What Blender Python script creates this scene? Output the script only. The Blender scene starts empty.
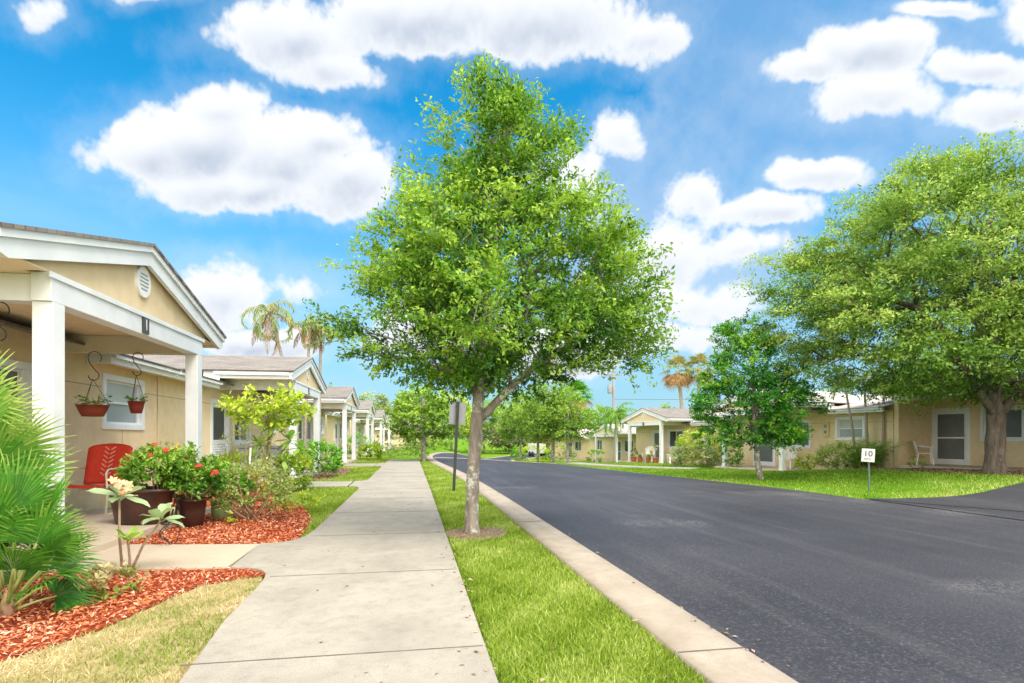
import bpy, math, random
import numpy as np
from mathutils import Vector, Matrix
C = bpy.context.scene.collection
PI = math.pi
R = math.radians
rng = np.random.default_rng(7)
random.seed(7)

# ------------------------------------------------------------------ terrain
def sstep(a, b, v):
    t = np.clip((np.asarray(v, float) - a) / (b - a), 0, 1)
    return t * t * (3 - 2 * t)
def H(x, y):
    x = np.asarray(x, float); y = np.asarray(y, float)
    D = np.interp(y, [-50, 12, 22, 34, 48, 62, 90, 140], [0, 0, .20, .42, 1.1, 1.4, 1.5, 1.2])
    S = sstep(1.2, 9.5, x)
    bump = .22 * sstep(10.5, 14.5, x) * (1 - sstep(16, 21, y)) * (1 - sstep(26, 40, x))
    return -D * S + bump
def h1(x, y): return float(H(x, y))

# ------------------------------------------------------------------ materials
def newmat(name):
    m = bpy.data.materials.new(name); m.use_nodes = True
    nt = m.node_tree; b = nt.nodes['Principled BSDF']
    return m, nt, b
def N(nt, t, **kw):
    n = nt.nodes.new(t)
    for k, v in kw.items():
        if k in ('operation', 'blend_type', 'data_type', 'noise_dimensions', 'attribute_name', 'feature', 'sky_type', 'wave_type', 'bands_direction', 'interpolation_type', 'clamp'):
            setattr(n, k, v)
        else:
            n.inputs[k].default_value = v
    return n
def ramp(nt, fac, stops):
    r = nt.nodes.new('ShaderNodeValToRGB')
    e = r.color_ramp.elements
    while len(e) < len(stops): e.new(.5)
    for i, (p, c) in enumerate(stops):
        e[i].position = p; e[i].color = (*c, 1)
    if fac is not None: nt.links.new(fac, r.inputs[0])
    return r
def mixc(nt, a, b, fac, mode='MIX'):
    n = nt.nodes.new('ShaderNodeMix'); n.data_type = 'RGBA'; n.blend_type = mode
    for s, v in ((n.inputs[0], fac), (n.inputs[6], a), (n.inputs[7], b)):
        if hasattr(v, 'is_linked'): nt.links.new(v, s)
        elif isinstance(v, (tuple, list)): s.default_value = (*v, 1) if len(v) == 3 else v
        else: s.default_value = v
    return n.outputs[2]
def objco(nt, scale=1.):
    tc = nt.nodes.new('ShaderNodeTexCoord')
    return tc.outputs['Object']
def bump(nt, b, h, strength, dist=.01):
    n = nt.nodes.new('ShaderNodeBump'); n.inputs['Strength'].default_value = strength; n.inputs['Distance'].default_value = dist
    nt.links.new(h, n.inputs['Height']); nt.links.new(n.outputs[0], b.inputs['Normal'])
def noise(nt, co, scale, detail=4, rough=.55, dist=0):
    n = nt.nodes.new('ShaderNodeTexNoise'); n.inputs['Scale'].default_value = scale; n.inputs['Detail'].default_value = detail
    n.inputs['Roughness'].default_value = rough; n.inputs['Distortion'].default_value = dist
    if co is not None: nt.links.new(co, n.inputs['Vector'])
    return n.outputs[0]
def mat(name, c1, c2=None, scale=6., rough=.6, bmp=0., bscale=None, detail=5, spec=.35, lo=.3, hi=.7, metal=0, big=None):
    m, nt, b = newmat(name)
    b.inputs['Roughness'].default_value = rough; b.inputs['Specular IOR Level'].default_value = spec; b.inputs['Metallic'].default_value = metal
    if c2 is None: c2 = tuple(v * .86 for v in c1)
    co = objco(nt)
    f = noise(nt, co, scale, detail)
    col = ramp(nt, f, [(lo, c2), (hi, c1)]).outputs[0]
    if big:
        g = noise(nt, co, big[0], 4, .6)
        col = mixc(nt, col, big[1], ramp(nt, g, [(big[2], (0,) * 3), (big[3], (1,) * 3)]).outputs[0])
    nt.links.new(col, b.inputs['Base Color'])
    if bmp: bump(nt, b, noise(nt, co, bscale or scale * 4, 6, .65), bmp)
    return m
def leafmat(name, dark, mid, light, trans=.3, rough=.45, tcol=None):
    """leaves: tone comes from the per-leaf 'tone' attribute"""
    m, nt, b = newmat(name)
    a = N(nt, 'ShaderNodeAttribute', attribute_name='tone')
    col = ramp(nt, a.outputs['Fac'], [(0., dark), (.5, mid), (1., light)]).outputs[0]
    nt.links.new(col, b.inputs['Base Color'])
    b.inputs['Roughness'].default_value = rough; b.inputs['Specular IOR Level'].default_value = .3
    t = nt.nodes.new('ShaderNodeBsdfTranslucent')
    tc = mixc(nt, col, (1.0, 1.0, .35) if tcol is None else tcol, .5, 'MULTIPLY')
    br = nt.nodes.new('ShaderNodeMix'); br.data_type = 'RGBA'; br.blend_type = 'MULTIPLY'
    nt.links.new(tc, t.inputs[0])
    mx = nt.nodes.new('ShaderNodeMixShader'); mx.inputs[0].default_value = trans
    nt.links.new(b.outputs[0], mx.inputs[1]); nt.links.new(t.outputs[0], mx.inputs[2])
    nt.links.new(mx.outputs[0], nt.nodes['Material Output'].inputs[0])
    nt.nodes.remove(br)
    return m

# ------------------------------------------------------------------ mesh builder
class MB:
    def __init__(s): s.v = []; s.f = []; s.n = 0; s.smooth = []
    def add(s, verts, faces, smooth=False):
        s.v.extend([tuple(map(float, p)) for p in verts])
        for f in faces: s.f.append([i + s.n for i in f]); s.smooth.append(smooth)
        s.n += len(verts); return s
    def box(s, x0, x1, y0, y1, z0, z1, M=None):
        v = [(x, y, z) for z in (z0, z1) for y in (y0, y1) for x in (x0, x1)]
        if M is not None: v = [tuple(M @ Vector(p)) for p in v]
        return s.add(v, [(0, 2, 3, 1), (4, 5, 7, 6), (0, 1, 5, 4), (2, 6, 7, 3), (0, 4, 6, 2), (1, 3, 7, 5)])
    def beam(s, p, q, w, t, up=(0, 0, 1)):
        p = Vector(p); q = Vector(q); d = (q - p); L = d.length; d.normalize()
        u = Vector(up); sd = d.cross(u)
        if sd.length < 1e-4: sd = d.cross(Vector((1, 0, 0)))
        sd.normalize(); u = sd.cross(d)
        v = []
        for c in (p, q):
            for a, b in ((-1, -1), (1, -1), (1, 1), (-1, 1)):
                v.append(c + sd * (a * w / 2) + u * (b * t / 2))
        return s.add(v, [(3, 2, 1, 0), (4, 5, 6, 7), (0, 1, 5, 4), (1, 2, 6, 5), (2, 3, 7, 6), (3, 0, 4, 7)])
    def prism(s, poly, z0, z1, M=None, smooth=False):
        n = len(poly)
        v = [(x, y, z0) for x, y in poly] + [(x, y, z1) for x, y in poly]
        if M is not None: v = [tuple(M @ Vector(p)) for p in v]
        f = [tuple(range(n - 1, -1, -1)), tuple(range(n, 2 * n))] + [(i, (i + 1) % n, n + (i + 1) % n, n + i) for i in range(n)]
        return s.add(v, f, smooth)
    def tube(s, pts, rad, n=6, cap=True, smooth=True):
        pts = [Vector(p) for p in pts]
        if not hasattr(rad, '__len__'): rad = [rad] * len(pts)
        v = []; f = []; prev = None
        for i, p in enumerate(pts):
            d = (pts[min(i + 1, len(pts) - 1)] - pts[max(i - 1, 0)])
            if d.length < 1e-9: d = Vector((0, 0, 1))
            d.normalize()
            if prev is None:
                a = d.orthogonal().normalized()
            else:
                a = prev - d * prev.dot(d)
                a = a.normalized() if a.length > 1e-5 else d.orthogonal().normalized()
            prev = a; b = d.cross(a)
            for k in range(n):
                t = 2 * PI * k / n
                v.append(p + (a * math.cos(t) + b * math.sin(t)) * rad[i])
        for i in range(len(pts) - 1):
            for k in range(n):
                f.append((i * n + k, i * n + (k + 1) % n, (i + 1) * n + (k + 1) % n, (i + 1) * n + k))
        if cap:
            f.append(tuple(range(n - 1, -1, -1))); f.append(tuple((len(pts) - 1) * n + k for k in range(n)))
        return s.add(v, f, smooth)
    def lathe(s, prof, n=20, c=(0, 0, 0), sx=1, sy=1, smooth=True):
        v = []; f = []
        for r, z in prof:
            for k in range(n):
                t = 2 * PI * k / n
                v.append((c[0] + sx * r * math.cos(t), c[1] + sy * r * math.sin(t), c[2] + z))
        for i in range(len(prof) - 1):
            for k in range(n):
                f.append((i * n + k, i * n + (k + 1) % n, (i + 1) * n + (k + 1) % n, (i + 1) * n + k))
        f.append(tuple(range(n - 1, -1, -1))); f.append(tuple((len(prof) - 1) * n + k for k in range(n)))
        return s.add(v, f, smooth)
    def build(s, name, m, parent=None, loc=None, bevel=0):
        me = bpy.data.meshes.new(name); me.from_pydata(s.v, [], s.f); me.update()
        me.polygons.foreach_set('use_smooth', s.smooth)
        me.materials.append(m)
        o = bpy.data.objects.new(name, me); C.objects.link(o)
        if parent: o.parent = parent
        if loc: o.location = loc
        if bevel:
            b = o.modifiers.new('bevel', 'BEVEL'); b.width = bevel; b.segments = 2; b.limit_method = 'ANGLE'
        return o
def npmesh(name, V, F, m, parent=None, loc=None, tone=None, smooth=False):
    """V (n,3), F (k,q) arrays -> one mesh; tone: one value per face"""
    me = bpy.data.meshes.new(name)
    k, q = F.shape
    me.vertices.add(len(V)); me.vertices.foreach_set('co', np.ascontiguousarray(V, np.float32).ravel())
    me.loops.add(k * q); me.loops.foreach_set('vertex_index', np.ascontiguousarray(F, np.int32).ravel())
    me.polygons.add(k); me.polygons.foreach_set('loop_start', np.arange(0, k * q, q, dtype=np.int32))
    me.polygons.foreach_set('loop_total', np.full(k, q, np.int32))
    if smooth: me.polygons.foreach_set('use_smooth', np.ones(k, bool))
    me.update(calc_edges=True)
    if tone is not None:
        a = me.attributes.new('tone', 'FLOAT', 'FACE'); a.data.foreach_set('value', np.ascontiguousarray(tone, np.float32))
    me.materials.append(m)
    o = bpy.data.objects.new(name, me); C.objects.link(o)
    if parent: o.parent = parent
    if loc is not None: o.location = loc
    return o
def thing(name, label, cat, loc=(0, 0, 0), rotz=0, group=None):
    o = bpy.data.objects.new(name, None); C.objects.link(o)
    o.empty_display_size = .2
    o.location = loc; o.rotation_euler = (0, 0, rotz); o['label'] = label; o['category'] = cat
    if group: o['group'] = group
    return o
def tag(o, label, cat, group=None):
    o['label'] = label; o['category'] = cat
    if group: o['group'] = group
    return o
def kind(o, k): o['kind'] = k; return o
def copy_tree(o, parent=None):
    c = o.copy(); C.objects.link(c)
    if parent: c.parent = parent
    for ch in list(o.children): copy_tree(ch, c)
    return c
def text_mesh(txt, size, m, name, parent, M, depth=.002):
    cu = bpy.data.curves.new('lettering', 'FONT'); cu.body = txt; cu.size = size; cu.extrude = depth
    cu.align_x = 'CENTER'; cu.align_y = 'CENTER'
    t = bpy.data.objects.new('lettering', cu); C.objects.link(t)
    bpy.context.view_layer.update()
    me = bpy.data.meshes.new_from_object(t.evaluated_get(bpy.context.evaluated_depsgraph_get()))
    bpy.data.objects.remove(t); bpy.data.curves.remove(cu)
    me.transform(M); me.materials.clear(); me.materials.append(m)
    o = bpy.data.objects.new(name, me); C.objects.link(o); o.parent = parent
    return o

# ------------------------------------------------------------------ foliage
def unit(a):
    return a / (np.linalg.norm(a, axis=-1, keepdims=True) + 1e-9)
def leaves(cent, length, width, direc, normal, fold=.0):
    """rhombic leaves; cent (n,3)"""
    d = unit(direc); nrm = unit(normal - d * np.sum(normal * d, 1, keepdims=True)); sd = np.cross(d, nrm)
    L = length[:, None]; W = width[:, None]
    p0 = cent - d * L * .5
    p1 = cent - d * L * .03 + sd * W * .5 + nrm * W * fold
    p2 = cent + d * L * .5 - nrm * L * .12
    p3 = cent - d * L * .03 - sd * W * .5 + nrm * W * fold
    n = len(cent)
    V = np.stack([p0, p1, p2, p3], 1).reshape(-1, 3)
    F = np.arange(4 * n).reshape(n, 4)
    return V, F
def clump_leaves(cc, out, crad, nper, lsize, tone_c, rg, up=.25, flat=.6, jit=.6):
    """sprays of leaves round clump centres cc, each spray pointing along out"""
    n = len(cc)
    idx = np.repeat(np.arange(n), nper)
    k = len(idx)
    # twigs in each clump
    ntw = 6
    tw = unit(out[:, None, :] * .8 + np.array([0, 0, up]) + rg.normal(0, jit, (n, ntw, 3)) * np.array([1, 1, flat]))
    ti = rg.integers(0, ntw, k)
    td = tw[idx, ti]
    t = rg.beta(1.3, 1.0, k)
    pos = cc[idx] + td * (t * crad[idx] * 1.25)[:, None] + rg.normal(0, .11, (k, 3)) * crad[idx][:, None] * np.array([1, 1, .8])
    d = unit(td * .7 + rg.normal(0, .55, (k, 3)))
    nr = unit(np.array([0, 0, .75]) + out[idx] * .35 + rg.normal(0, .5, (k, 3)))
    L = lsize * rg.uniform(.7, 1.35, k)
    V, F = leaves(pos, L, L * rg.uniform(.38, .55, k), d, nr, fold=.12)
    tone = np.clip(tone_c[idx] + .22 * (t - .5) + rg.normal(0, .12, k), 0, 1)
    return V, F, tone
def grow(cc, stem, rtip=.006, expo=2.4, seg=.35, rmax=None, rg=None, low=1.0, limbs=()):
    """connect every clump to the nearest point of the growing tree; returns polylines with radii"""
    nodes = [np.array(p, float) for p in stem]; par = [-1] + list(range(len(stem) - 1))
    dist0 = [0.0]
    for i in range(1, len(stem)): dist0.append(dist0[-1] + np.linalg.norm(nodes[i] - nodes[i - 1]))
    for at, lp in limbs:
        pj = at
        for q in lp:
            nodes.append(np.array(q, float)); par.append(pj); dist0.append(dist0[pj] + np.linalg.norm(nodes[-1] - nodes[pj])); pj = len(nodes) - 1
    order = np.argsort(np.linalg.norm(cc - nodes[-1], axis=1) + np.abs(cc[:, 2] - nodes[-1][2]) * .2)
    skip = max(1, int(len(stem) * .45)) if not limbs else limbs[0][0] + 1
    for i in order:
        P = np.array(nodes[skip:]); D = np.array(dist0[skip:])
        c = cc[i]; dv = c - P
        dd = np.linalg.norm(dv, axis=1)
        cost = dd + .35 * D + np.where(dv[:, 2] < 0, -dv[:, 2] * low, 0)
        j = int(np.argmin(cost)) + skip
        a = nodes[j]; L = np.linalg.norm(c - a); ns = max(1, int(L / seg))
        pj = j
        side = rg.normal(0, .06 * L, 3)
        for q in range(1, ns + 1):
            f = q / ns
            p = a + (c - a) * f + side * math.sin(f * PI) + np.array([0, 0, .10 * L * math.sin(f * PI)])
            nodes.append(p); par.append(pj); dist0.append(dist0[pj] + L / ns); pj = len(nodes) - 1
    n = len(nodes); acc = np.zeros(n); ch = [[] for _ in range(n)]
    for i in range(n - 1, -1, -1):
        if not ch[i]: acc[i] = rtip ** expo
        if par[i] >= 0:
            acc[par[i]] += acc[i]; ch[par[i]].append(i)
    rad = acc ** (1 / expo)
    if rmax: 
        s = rmax / rad[0]
        rad = np.maximum(rad * np.where(rad > rad[0] * .12, s, 1 + (s - 1) * rad / (rad[0] * .12)), rtip * .6)
    lines = []
    stack = [0]
    starts = [(0, None)]
    while starts:
        i, p = starts.pop()
        line = [] if p is None else [(nodes[p], rad[i])]
        while True:
            line.append((nodes[i], rad[i]))
            if not ch[i]: break
            cs = sorted(ch[i], key=lambda q: -rad[q])
            for q in cs[1:]: starts.append((q, i))
            i = cs[0]
        if len(line) > 1: lines.append(line)
    return lines
def profile_clumps(n, prof, rg, squash=(1, 1), shell=.55, lob=.22, lobn=5, cx=lambda z: 0., cy=lambda z: 0.):
    zs = np.array([p[0] for p in prof]); rs = np.array([p[1] for p in prof])
    o = np.argsort(zs); zs = zs[o]; rs = rs[o]
    # sample z with weight r^1.5
    g = np.linspace(zs[0], zs[-1], 400); w = np.interp(g, zs, rs) ** 1.5 + .02; cdf = np.cumsum(w); cdf /= cdf[-1]
    z = np.interp(rg.random(n), cdf, g)
    a = rg.uniform(0, 2 * PI, n)
    ph = rg.uniform(0, 2 * PI, 4)
    lobe = 1 + lob * (np.sin(lobn * a + ph[0] + z * 2.1) * .6 + np.sin((lobn + 2) * a - z * 3.3 + ph[1]) * .4 + .5 * np.sin(z * 5.2 + ph[2]))
    u = rg.random(n)
    rr = np.where(u < shell, rg.uniform(.78, 1.03, n), np.sqrt(rg.uniform(.03, .75, n)))
    Rr = np.interp(z, zs, rs) * lobe * rr
    x = np.cos(a) * Rr * squash[0]; y = np.sin(a) * Rr * squash[1]
    x = x + np.array([cx(q) for q in z]); y = y + np.array([cy(q) for q in z])
    out = np.stack([np.cos(a) * (.35 + rr), np.sin(a) * (.35 + rr), (z - zs.mean()) / (zs[-1] - zs[0]) * 1.2], 1)
    return np.stack([x, y, z], 1), unit(out), rr
def make_tree(name, label, cat, loc, prof, nclump, nper, lsize, crad, trunk_r, stem, leafm, barkm, seed, squash=(1, 1), shell=.55,
              rotz=0, lob=.22, lobn=5, group=None, tone0=.5, tone_var=.16, cx=lambda z: 0., cy=lambda z: 0., up=.25, flat=.6, rtip=.006, flare=1.5, sides=7, low=1.0, seg=.35, extra=None, jit=.6, gap=None, limbs=()):
    rg = np.random.default_rng(seed)
    t = thing(name, label, cat, loc, rotz, group)
    cc, out, rr = profile_clumps(nclump, prof, rg, squash, shell, lob, lobn, cx, cy)
    if gap:
        q = rg.uniform(0, 6, 6); sc = gap[0]
        g = np.sin(cc[:, 0] * sc + q[0] + 1.3 * np.sin(cc[:, 2] * sc * .7 + q[3])) + np.sin(cc[:, 1] * sc * .9 + q[1] + 1.1 * np.sin(cc[:, 0] * sc * .6 + q[4])) + np.sin(cc[:, 2] * sc * 1.25 + q[2] + np.sin(cc[:, 1] * sc * .8 + q[5]))
        keep = (g > gap[1]) | (rg.random(len(g)) < .06)
        cc, out, rr, glo = cc[keep], out[keep], rr[keep], g[keep]
    dd = ((cc[:, None, :] - cc[None, :, :]) ** 2).sum(-1); keep = (dd < (crad * 1.7) ** 2).sum(1) >= 4
    cc, out, rr = cc[keep], out[keep], rr[keep]
    if extra is not None:
        cc = np.vstack([cc, extra[0]]); out = np.vstack([out, extra[1]]); rr = np.concatenate([rr, np.ones(len(extra[0]))])
    z0 = cc[:, 2].min(); z1 = cc[:, 2].max()
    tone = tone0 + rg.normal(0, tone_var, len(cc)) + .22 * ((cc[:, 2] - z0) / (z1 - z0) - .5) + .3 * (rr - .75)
    # smooth patches of lighter and darker growth
    ph = rg.uniform(0, 6, 3)
    tone += .12 * np.sin(cc[:, 0] * 2.6 + ph[0]) * np.sin(cc[:, 1] * 2.2 + ph[1]) + .10 * np.sin(cc[:, 2] * 2.9 + ph[2])
    cr = crad * rg.uniform(.7, 1.25, len(cc))
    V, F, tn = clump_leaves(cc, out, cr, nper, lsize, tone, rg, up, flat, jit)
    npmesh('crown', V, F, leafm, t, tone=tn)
    lines = grow(cc - out * .1, stem, rtip, rmax=trunk_r, rg=rg, low=low, seg=seg, limbs=limbs)
    mb = MB()
    for ln in lines:
        pts = [p for p, r in ln]; rd = [r for p, r in ln]
        if rd[0] > trunk_r * .8:
            # refine the trunk: flare at the base and slight irregularity
            P = []; Rd = []
            for i in range(len(pts) - 1):
                for q in range(4):
                    f = q / 4; P.append(pts[i] * (1 - f) + pts[i + 1] * f); Rd.append(rd[i] * (1 - f) + rd[i + 1] * f)
            P.append(pts[-1]); Rd.append(rd[-1])
            zb = pts[0][2]
            for i in range(len(P)):
                hgt = P[i][2] - zb
                Rd[i] *= 1 + (flare - 1) * math.exp(-hgt / (trunk_r * 1.3)) + .05 * math.sin(hgt * 7 / max(trunk_r * 4, .3)) 
            k0 = mb.n; mb.tube(P, Rd, 20)
            for i in range(k0, mb.n):   # fluting
                x, y, z = mb.v[i]; a = math.atan2(y - P[0][1], x - P[0][0])
                f = 1 + .07 * math.sin(3 * a + z * .8) + .04 * math.sin(7 * a + 1 + z)
                w = max(0, 1 - (z - zb) / 1.6)
                w = .35 + .65 * w
                cxx = np.interp(z, [p[2] for p in P[:max(2, len(P) // 2)]], [p[0] for p in P[:max(2, len(P) // 2)]]); cyy = np.interp(z, [p[2] for p in P[:max(2, len(P) // 2)]], [p[1] for p in P[:max(2, len(P) // 2)]])
                if z - zb < 2.2:
                    mb.v[i] = (cxx + (x - cxx) * (1 + (f - 1) * w), cyy + (y - cyy) * (1 + (f - 1) * w), z)
        else:
            mb.tube(pts, rd, sides if rd[0] > .03 else 4)
    mb.build('trunk', barkm, t)
    return t
def shrub(name, label, cat, loc, dims, nclump, nper, lsize, leafm, stemm, seed, group=None, boxy=False, tone0=.5, stems=5, tone_var=.15, lift=.0, sparse=False, rotz=0, flowers=None, crad=None, cats='foliage', parent=None):
    rg = np.random.default_rng(seed)
    t = parent or thing(name, label, cat, loc, rotz, group)
    a = rg.uniform(0, 2 * PI, nclump); u = rg.uniform(-.75, 1, nclump); s = np.sqrt(1 - np.minimum(u * u, 1))
    rr = rg.uniform(.55, 1, nclump) ** .5
    d = np.stack([np.cos(a) * s, np.sin(a) * s, u], 1)
    if boxy: d = np.sign(d) * np.abs(d) ** .45
    w, dp, ht = dims
    cc = d * rr[:, None] * np.array([w / 2, dp / 2, ht / 2 * .95]) + np.array([0, 0, ht / 2 + lift])
    cc[:, 2] = np.maximum(cc[:, 2], .05)
    out = unit(d + np.array([0, 0, .3]))
    cr = np.full(nclump, crad or min(w, ht) * .2) * rg.uniform(.6, 1.3, nclump)
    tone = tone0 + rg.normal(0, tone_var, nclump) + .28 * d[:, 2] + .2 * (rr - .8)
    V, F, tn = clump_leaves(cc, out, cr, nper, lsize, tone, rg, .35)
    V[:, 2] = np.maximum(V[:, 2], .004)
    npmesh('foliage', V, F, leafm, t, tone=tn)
    mb = MB()
    for i in range(stems):
        e = cc[rg.integers(0, nclump)]
        b = np.array([rg.normal(0, w * .06), rg.normal(0, dp * .06), -.02])
        m_ = (b + e) / 2 + rg.normal(0, .04, 3)
        mb.tube([b, m_, e], [.012, .009, .004], 5)
    if stems: mb.build('stem', stemm, t)
    if flowers:
        fm, nf, fs = flowers
        sel = rg.choice(np.where(d[:, 2] > -.1)[0], nf)
        for q in sel:
            fb = MB(); c = cc[q] + out[q] * cr[q] * .9
            for p in range(12):
                a1 = rg.uniform(0, 2 * PI); el = rg.uniform(-.3, 1.2)
                pd = Vector((math.cos(a1) * math.cos(el), math.sin(a1) * math.cos(el), math.sin(el)))
                o2 = Vector(c) + pd * fs * .8; sd = pd.orthogonal().normalized() * fs * .5; s2 = pd.cross(sd)
                fb.add([o2 - sd, o2 + s2 * .8, o2 + sd + pd * fs * .2, o2 - s2 * .8], [(0, 1, 2, 3)])
            fb.build('flower', fm, t)
    return t
TH = math.atan(100 / 565.)
# sky colours are for a background strength of 0.15
SKYTINT = (.12, 1.35, 1.7)
HAZE = (3.3, 4.35, 5.3)
VEILC = (2.3, 3.7, 5.75)
CLOUD0 = (3.6, 4.15, 5.1)
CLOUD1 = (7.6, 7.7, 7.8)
SUN = 2.3
SKYSEED = 11
# ------------------------------------------------------------------ colours
M = {}
M['white'] = mat('white_paint', (.80, .82, .86), (.72, .745, .79), 3, .45, .05, 40, big=(1.3, (.62, .645, .69), .5, .8))
def stucco_():
    m = mat('beige_stucco', (.76, .60, .385), (.66, .51, .315), 5, .85, .4, 55, big=(.7, (.81, .66, .46), .4, .75)); nt = m.node_tree; b = nt.nodes['Principled BSDF']
    co = objco(nt); mp = nt.nodes.new('ShaderNodeMapping'); mp.inputs['Scale'].default_value = (3, 3, .25); nt.links.new(co, mp.inputs[0])
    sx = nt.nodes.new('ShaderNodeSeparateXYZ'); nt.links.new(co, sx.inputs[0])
    f = noise(nt, mp.outputs[0], 2.2, 6, .65); l = b.inputs['Base Color'].links[0].from_socket
    c = mixc(nt, l, (.52, .41, .28), ramp(nt, f, [(.55, (0,) * 3), (.85, (.22,) * 3)]).outputs[0])
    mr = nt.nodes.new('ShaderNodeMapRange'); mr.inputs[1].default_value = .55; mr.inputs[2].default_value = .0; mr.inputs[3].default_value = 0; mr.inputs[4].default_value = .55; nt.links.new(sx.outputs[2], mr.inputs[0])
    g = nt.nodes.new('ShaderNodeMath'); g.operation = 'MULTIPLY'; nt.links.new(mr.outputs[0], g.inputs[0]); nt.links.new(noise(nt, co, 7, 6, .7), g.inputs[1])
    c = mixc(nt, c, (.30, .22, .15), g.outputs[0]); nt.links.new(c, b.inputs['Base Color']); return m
M['stucco'] = stucco_()
_old = mat('beige_stucco', (.76, .60, .385), (.66, .51, .315), 5, .85, .35, 55, big=(.7, (.81, .66, .46), .4, .75))
M['soffit'] = mat('beige_soffit', (.84, .69, .49), (.77, .62, .43), 4, .7, .05)
M['darkglass'] = mat('dark_pane', (.06, .07, .08), (.03, .035, .04), 2, .08, spec=.6)
M['blind'] = mat('window_blind', (.50, .54, .56), (.40, .44, .46), 1.2, .25, spec=.5)
M['screen'] = mat('grey_screen', (.17, .18, .20), (.13, .14, .155), 3, .4)
M['darkscreen'] = mat('dark_screen', (.045, .047, .055), (.03, .03, .035), 3, .35)
M['concrete'] = None
M['plaque'] = mat('number_plaque', (.06, .055, .055), None, 5, .4)
M['blackmetal'] = mat('black_metal', (.025, .025, .025), None, 20, .45)
M['darkmetal'] = mat('sign_post_metal', (.05, .052, .05), (.03, .035, .03), 30, .5, .2)
M['greymetal'] = mat('grey_metal', (.30, .31, .33), (.22, .23, .25), 4, .45)
M['signwhite'] = mat('sign_face', (.78, .78, .80), None, 3, .4)
M['ink'] = mat('sign_ink', (.03, .03, .035), None, 3, .6)
M['red'] = mat('red_paint', (.66, .055, .03), (.52, .04, .022), 5, .35, .05)
M['redlight'] = mat('faded_red_slot', (.80, .50, .42), None, 5, .6)
M['pot'] = mat('brown_glazed_pot', (.075, .032, .024), (.04, .018, .015), 5, .3, .15, 30)
M['terrabowl'] = mat('dark_terracotta', (.30, .065, .035), (.22, .045, .025), 6, .7)
M['terracotta'] = mat('terracotta', (.55, .17, .08), (.44, .13, .06), 6, .8, .1)
M['maroonpot'] = mat('maroon_pot', (.28, .045, .03), (.20, .03, .02), 6, .5)
M['greenpot'] = mat('green_pot', (.34, .46, .20), (.26, .37, .14), 6, .5)
M['soil'] = mat('soil', (.05, .03, .02), (.025, .015, .01), 20, .95, .5)
M['plastic'] = mat('white_plastic', (.82, .82, .82), (.74, .74, .75), 3, .35)
M['creamplastic'] = mat('cream_plastic', (.72, .66, .50), None, 3, .5)
M['cream'] = mat('meter_box_paint', (.70, .62, .38), None, 3, .5)
M['pvc'] = mat('pvc_pipe', (.80, .80, .78), None, 3, .4)
M['redflower'] = mat('red_petal', (.80, .06, .04), (.65, .03, .03), 9, .6)
M['pinkflower'] = mat('pink_petal', (.78, .32, .48), (.65, .2, .4), 9, .6)
M['peach'] = mat('peach_petal', (.90, .62, .34), (.88, .42, .28), 25, .6)
M['coral'] = mat('coral_leaf', (.72, .25, .12), (.5, .2, .08), 9, .6)
# barks
def bark(name, c1, c2, lich, scale, amt, bmp=.8, stretch=.25):
    m, nt, b = newmat(name)
    co = objco(nt); mp = nt.nodes.new('ShaderNodeMapping'); mp.inputs['Scale'].default_value = (1, 1, stretch); nt.links.new(co, mp.inputs[0])
    f = noise(nt, mp.outputs[0], scale, 8, .7, .6)
    col = ramp(nt, f, [(.3, c2), (.68, c1)]).outputs[0]
    g = noise(nt, co, scale * .55, 8, .72)
    col = mixc(nt, col, lich, ramp(nt, g, [(amt, (0,) * 3), (amt + .07, (.85,) * 3)]).outputs[0])
    nt.links.new(col, b.inputs['Base Color']); b.inputs['Roughness'].default_value = .9
    b.inputs['Specular IOR Level'].default_value = .15
    bump(nt, b, f, bmp, .03)
    return m
M['bark'] = bark('grey_bark', (.40, .35, .31), (.14, .11, .095), (.64, .65, .60), 14, .52)
M['oakbark'] = bark('oak_bark', (.23, .185, .16), (.06, .045, .04), (.42, .39, .36), 9, .63, 1.0)
M['twig'] = mat('twig_bark', (.42, .33, .23), (.28, .2, .13), 20, .9, .3)
M['palmbark'] = bark('palm_bark', (.46, .40, .34), (.28, .24, .20), (.55, .5, .44), 10, .6, .5, 2.5)
M['brownpalmbark'] = bark('brown_palm_bark', (.42, .26, .17), (.22, .13, .08), (.5, .35, .25), 6, .65, .6, 2.5)
M['wood'] = bark('utility_pole_wood', (.33, .30, .28), (.2, .18, .17), (.4, .38, .36), 6, .7, .3, .1)
# leaves (dark, mid, light)
M['leaf'] = leafmat('tree_leaf', (.028, .10, .012), (.15, .34, .028), (.44, .63, .09), .37)
M['oakleaf'] = leafmat('oak_leaf', (.035, .10, .014), (.19, .36, .05), (.47, .62, .14), .37)
M['darkleaf'] = leafmat('dark_leaf', (.018, .10, .016), (.075, .33, .035), (.36, .64, .06), .36)
M['farleaf'] = leafmat('far_leaf', (.09, .20, .02), (.25, .45, .05), (.45, .63, .10), .3)
M['limeleaf'] = leafmat('lime_leaf', (.20, .34, .02), (.48, .64, .05), (.75, .85, .14), .35)
M['shrubleaf'] = leafmat('shrub_leaf', (.03, .11, .015), (.17, .40, .04), (.45, .66, .12), .3)
M['glossleaf'] = leafmat('ball_shrub_leaf', (.03, .13, .012), (.13, .43, .02), (.30, .66, .05), .3)
M['greyleaf'] = leafmat('greyish_leaf', (.07, .10, .03), (.25, .31, .12), (.46, .50, .28), .25)
M['oliveleaf'] = leafmat('olive_leaf', (.10, .17, .03), (.32, .44, .10), (.58, .64, .24), .3)
M['crotonleaf'] = leafmat('croton_leaf', (.30, .10, .03), (.42, .40, .06), (.70, .62, .12), .25)
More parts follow.
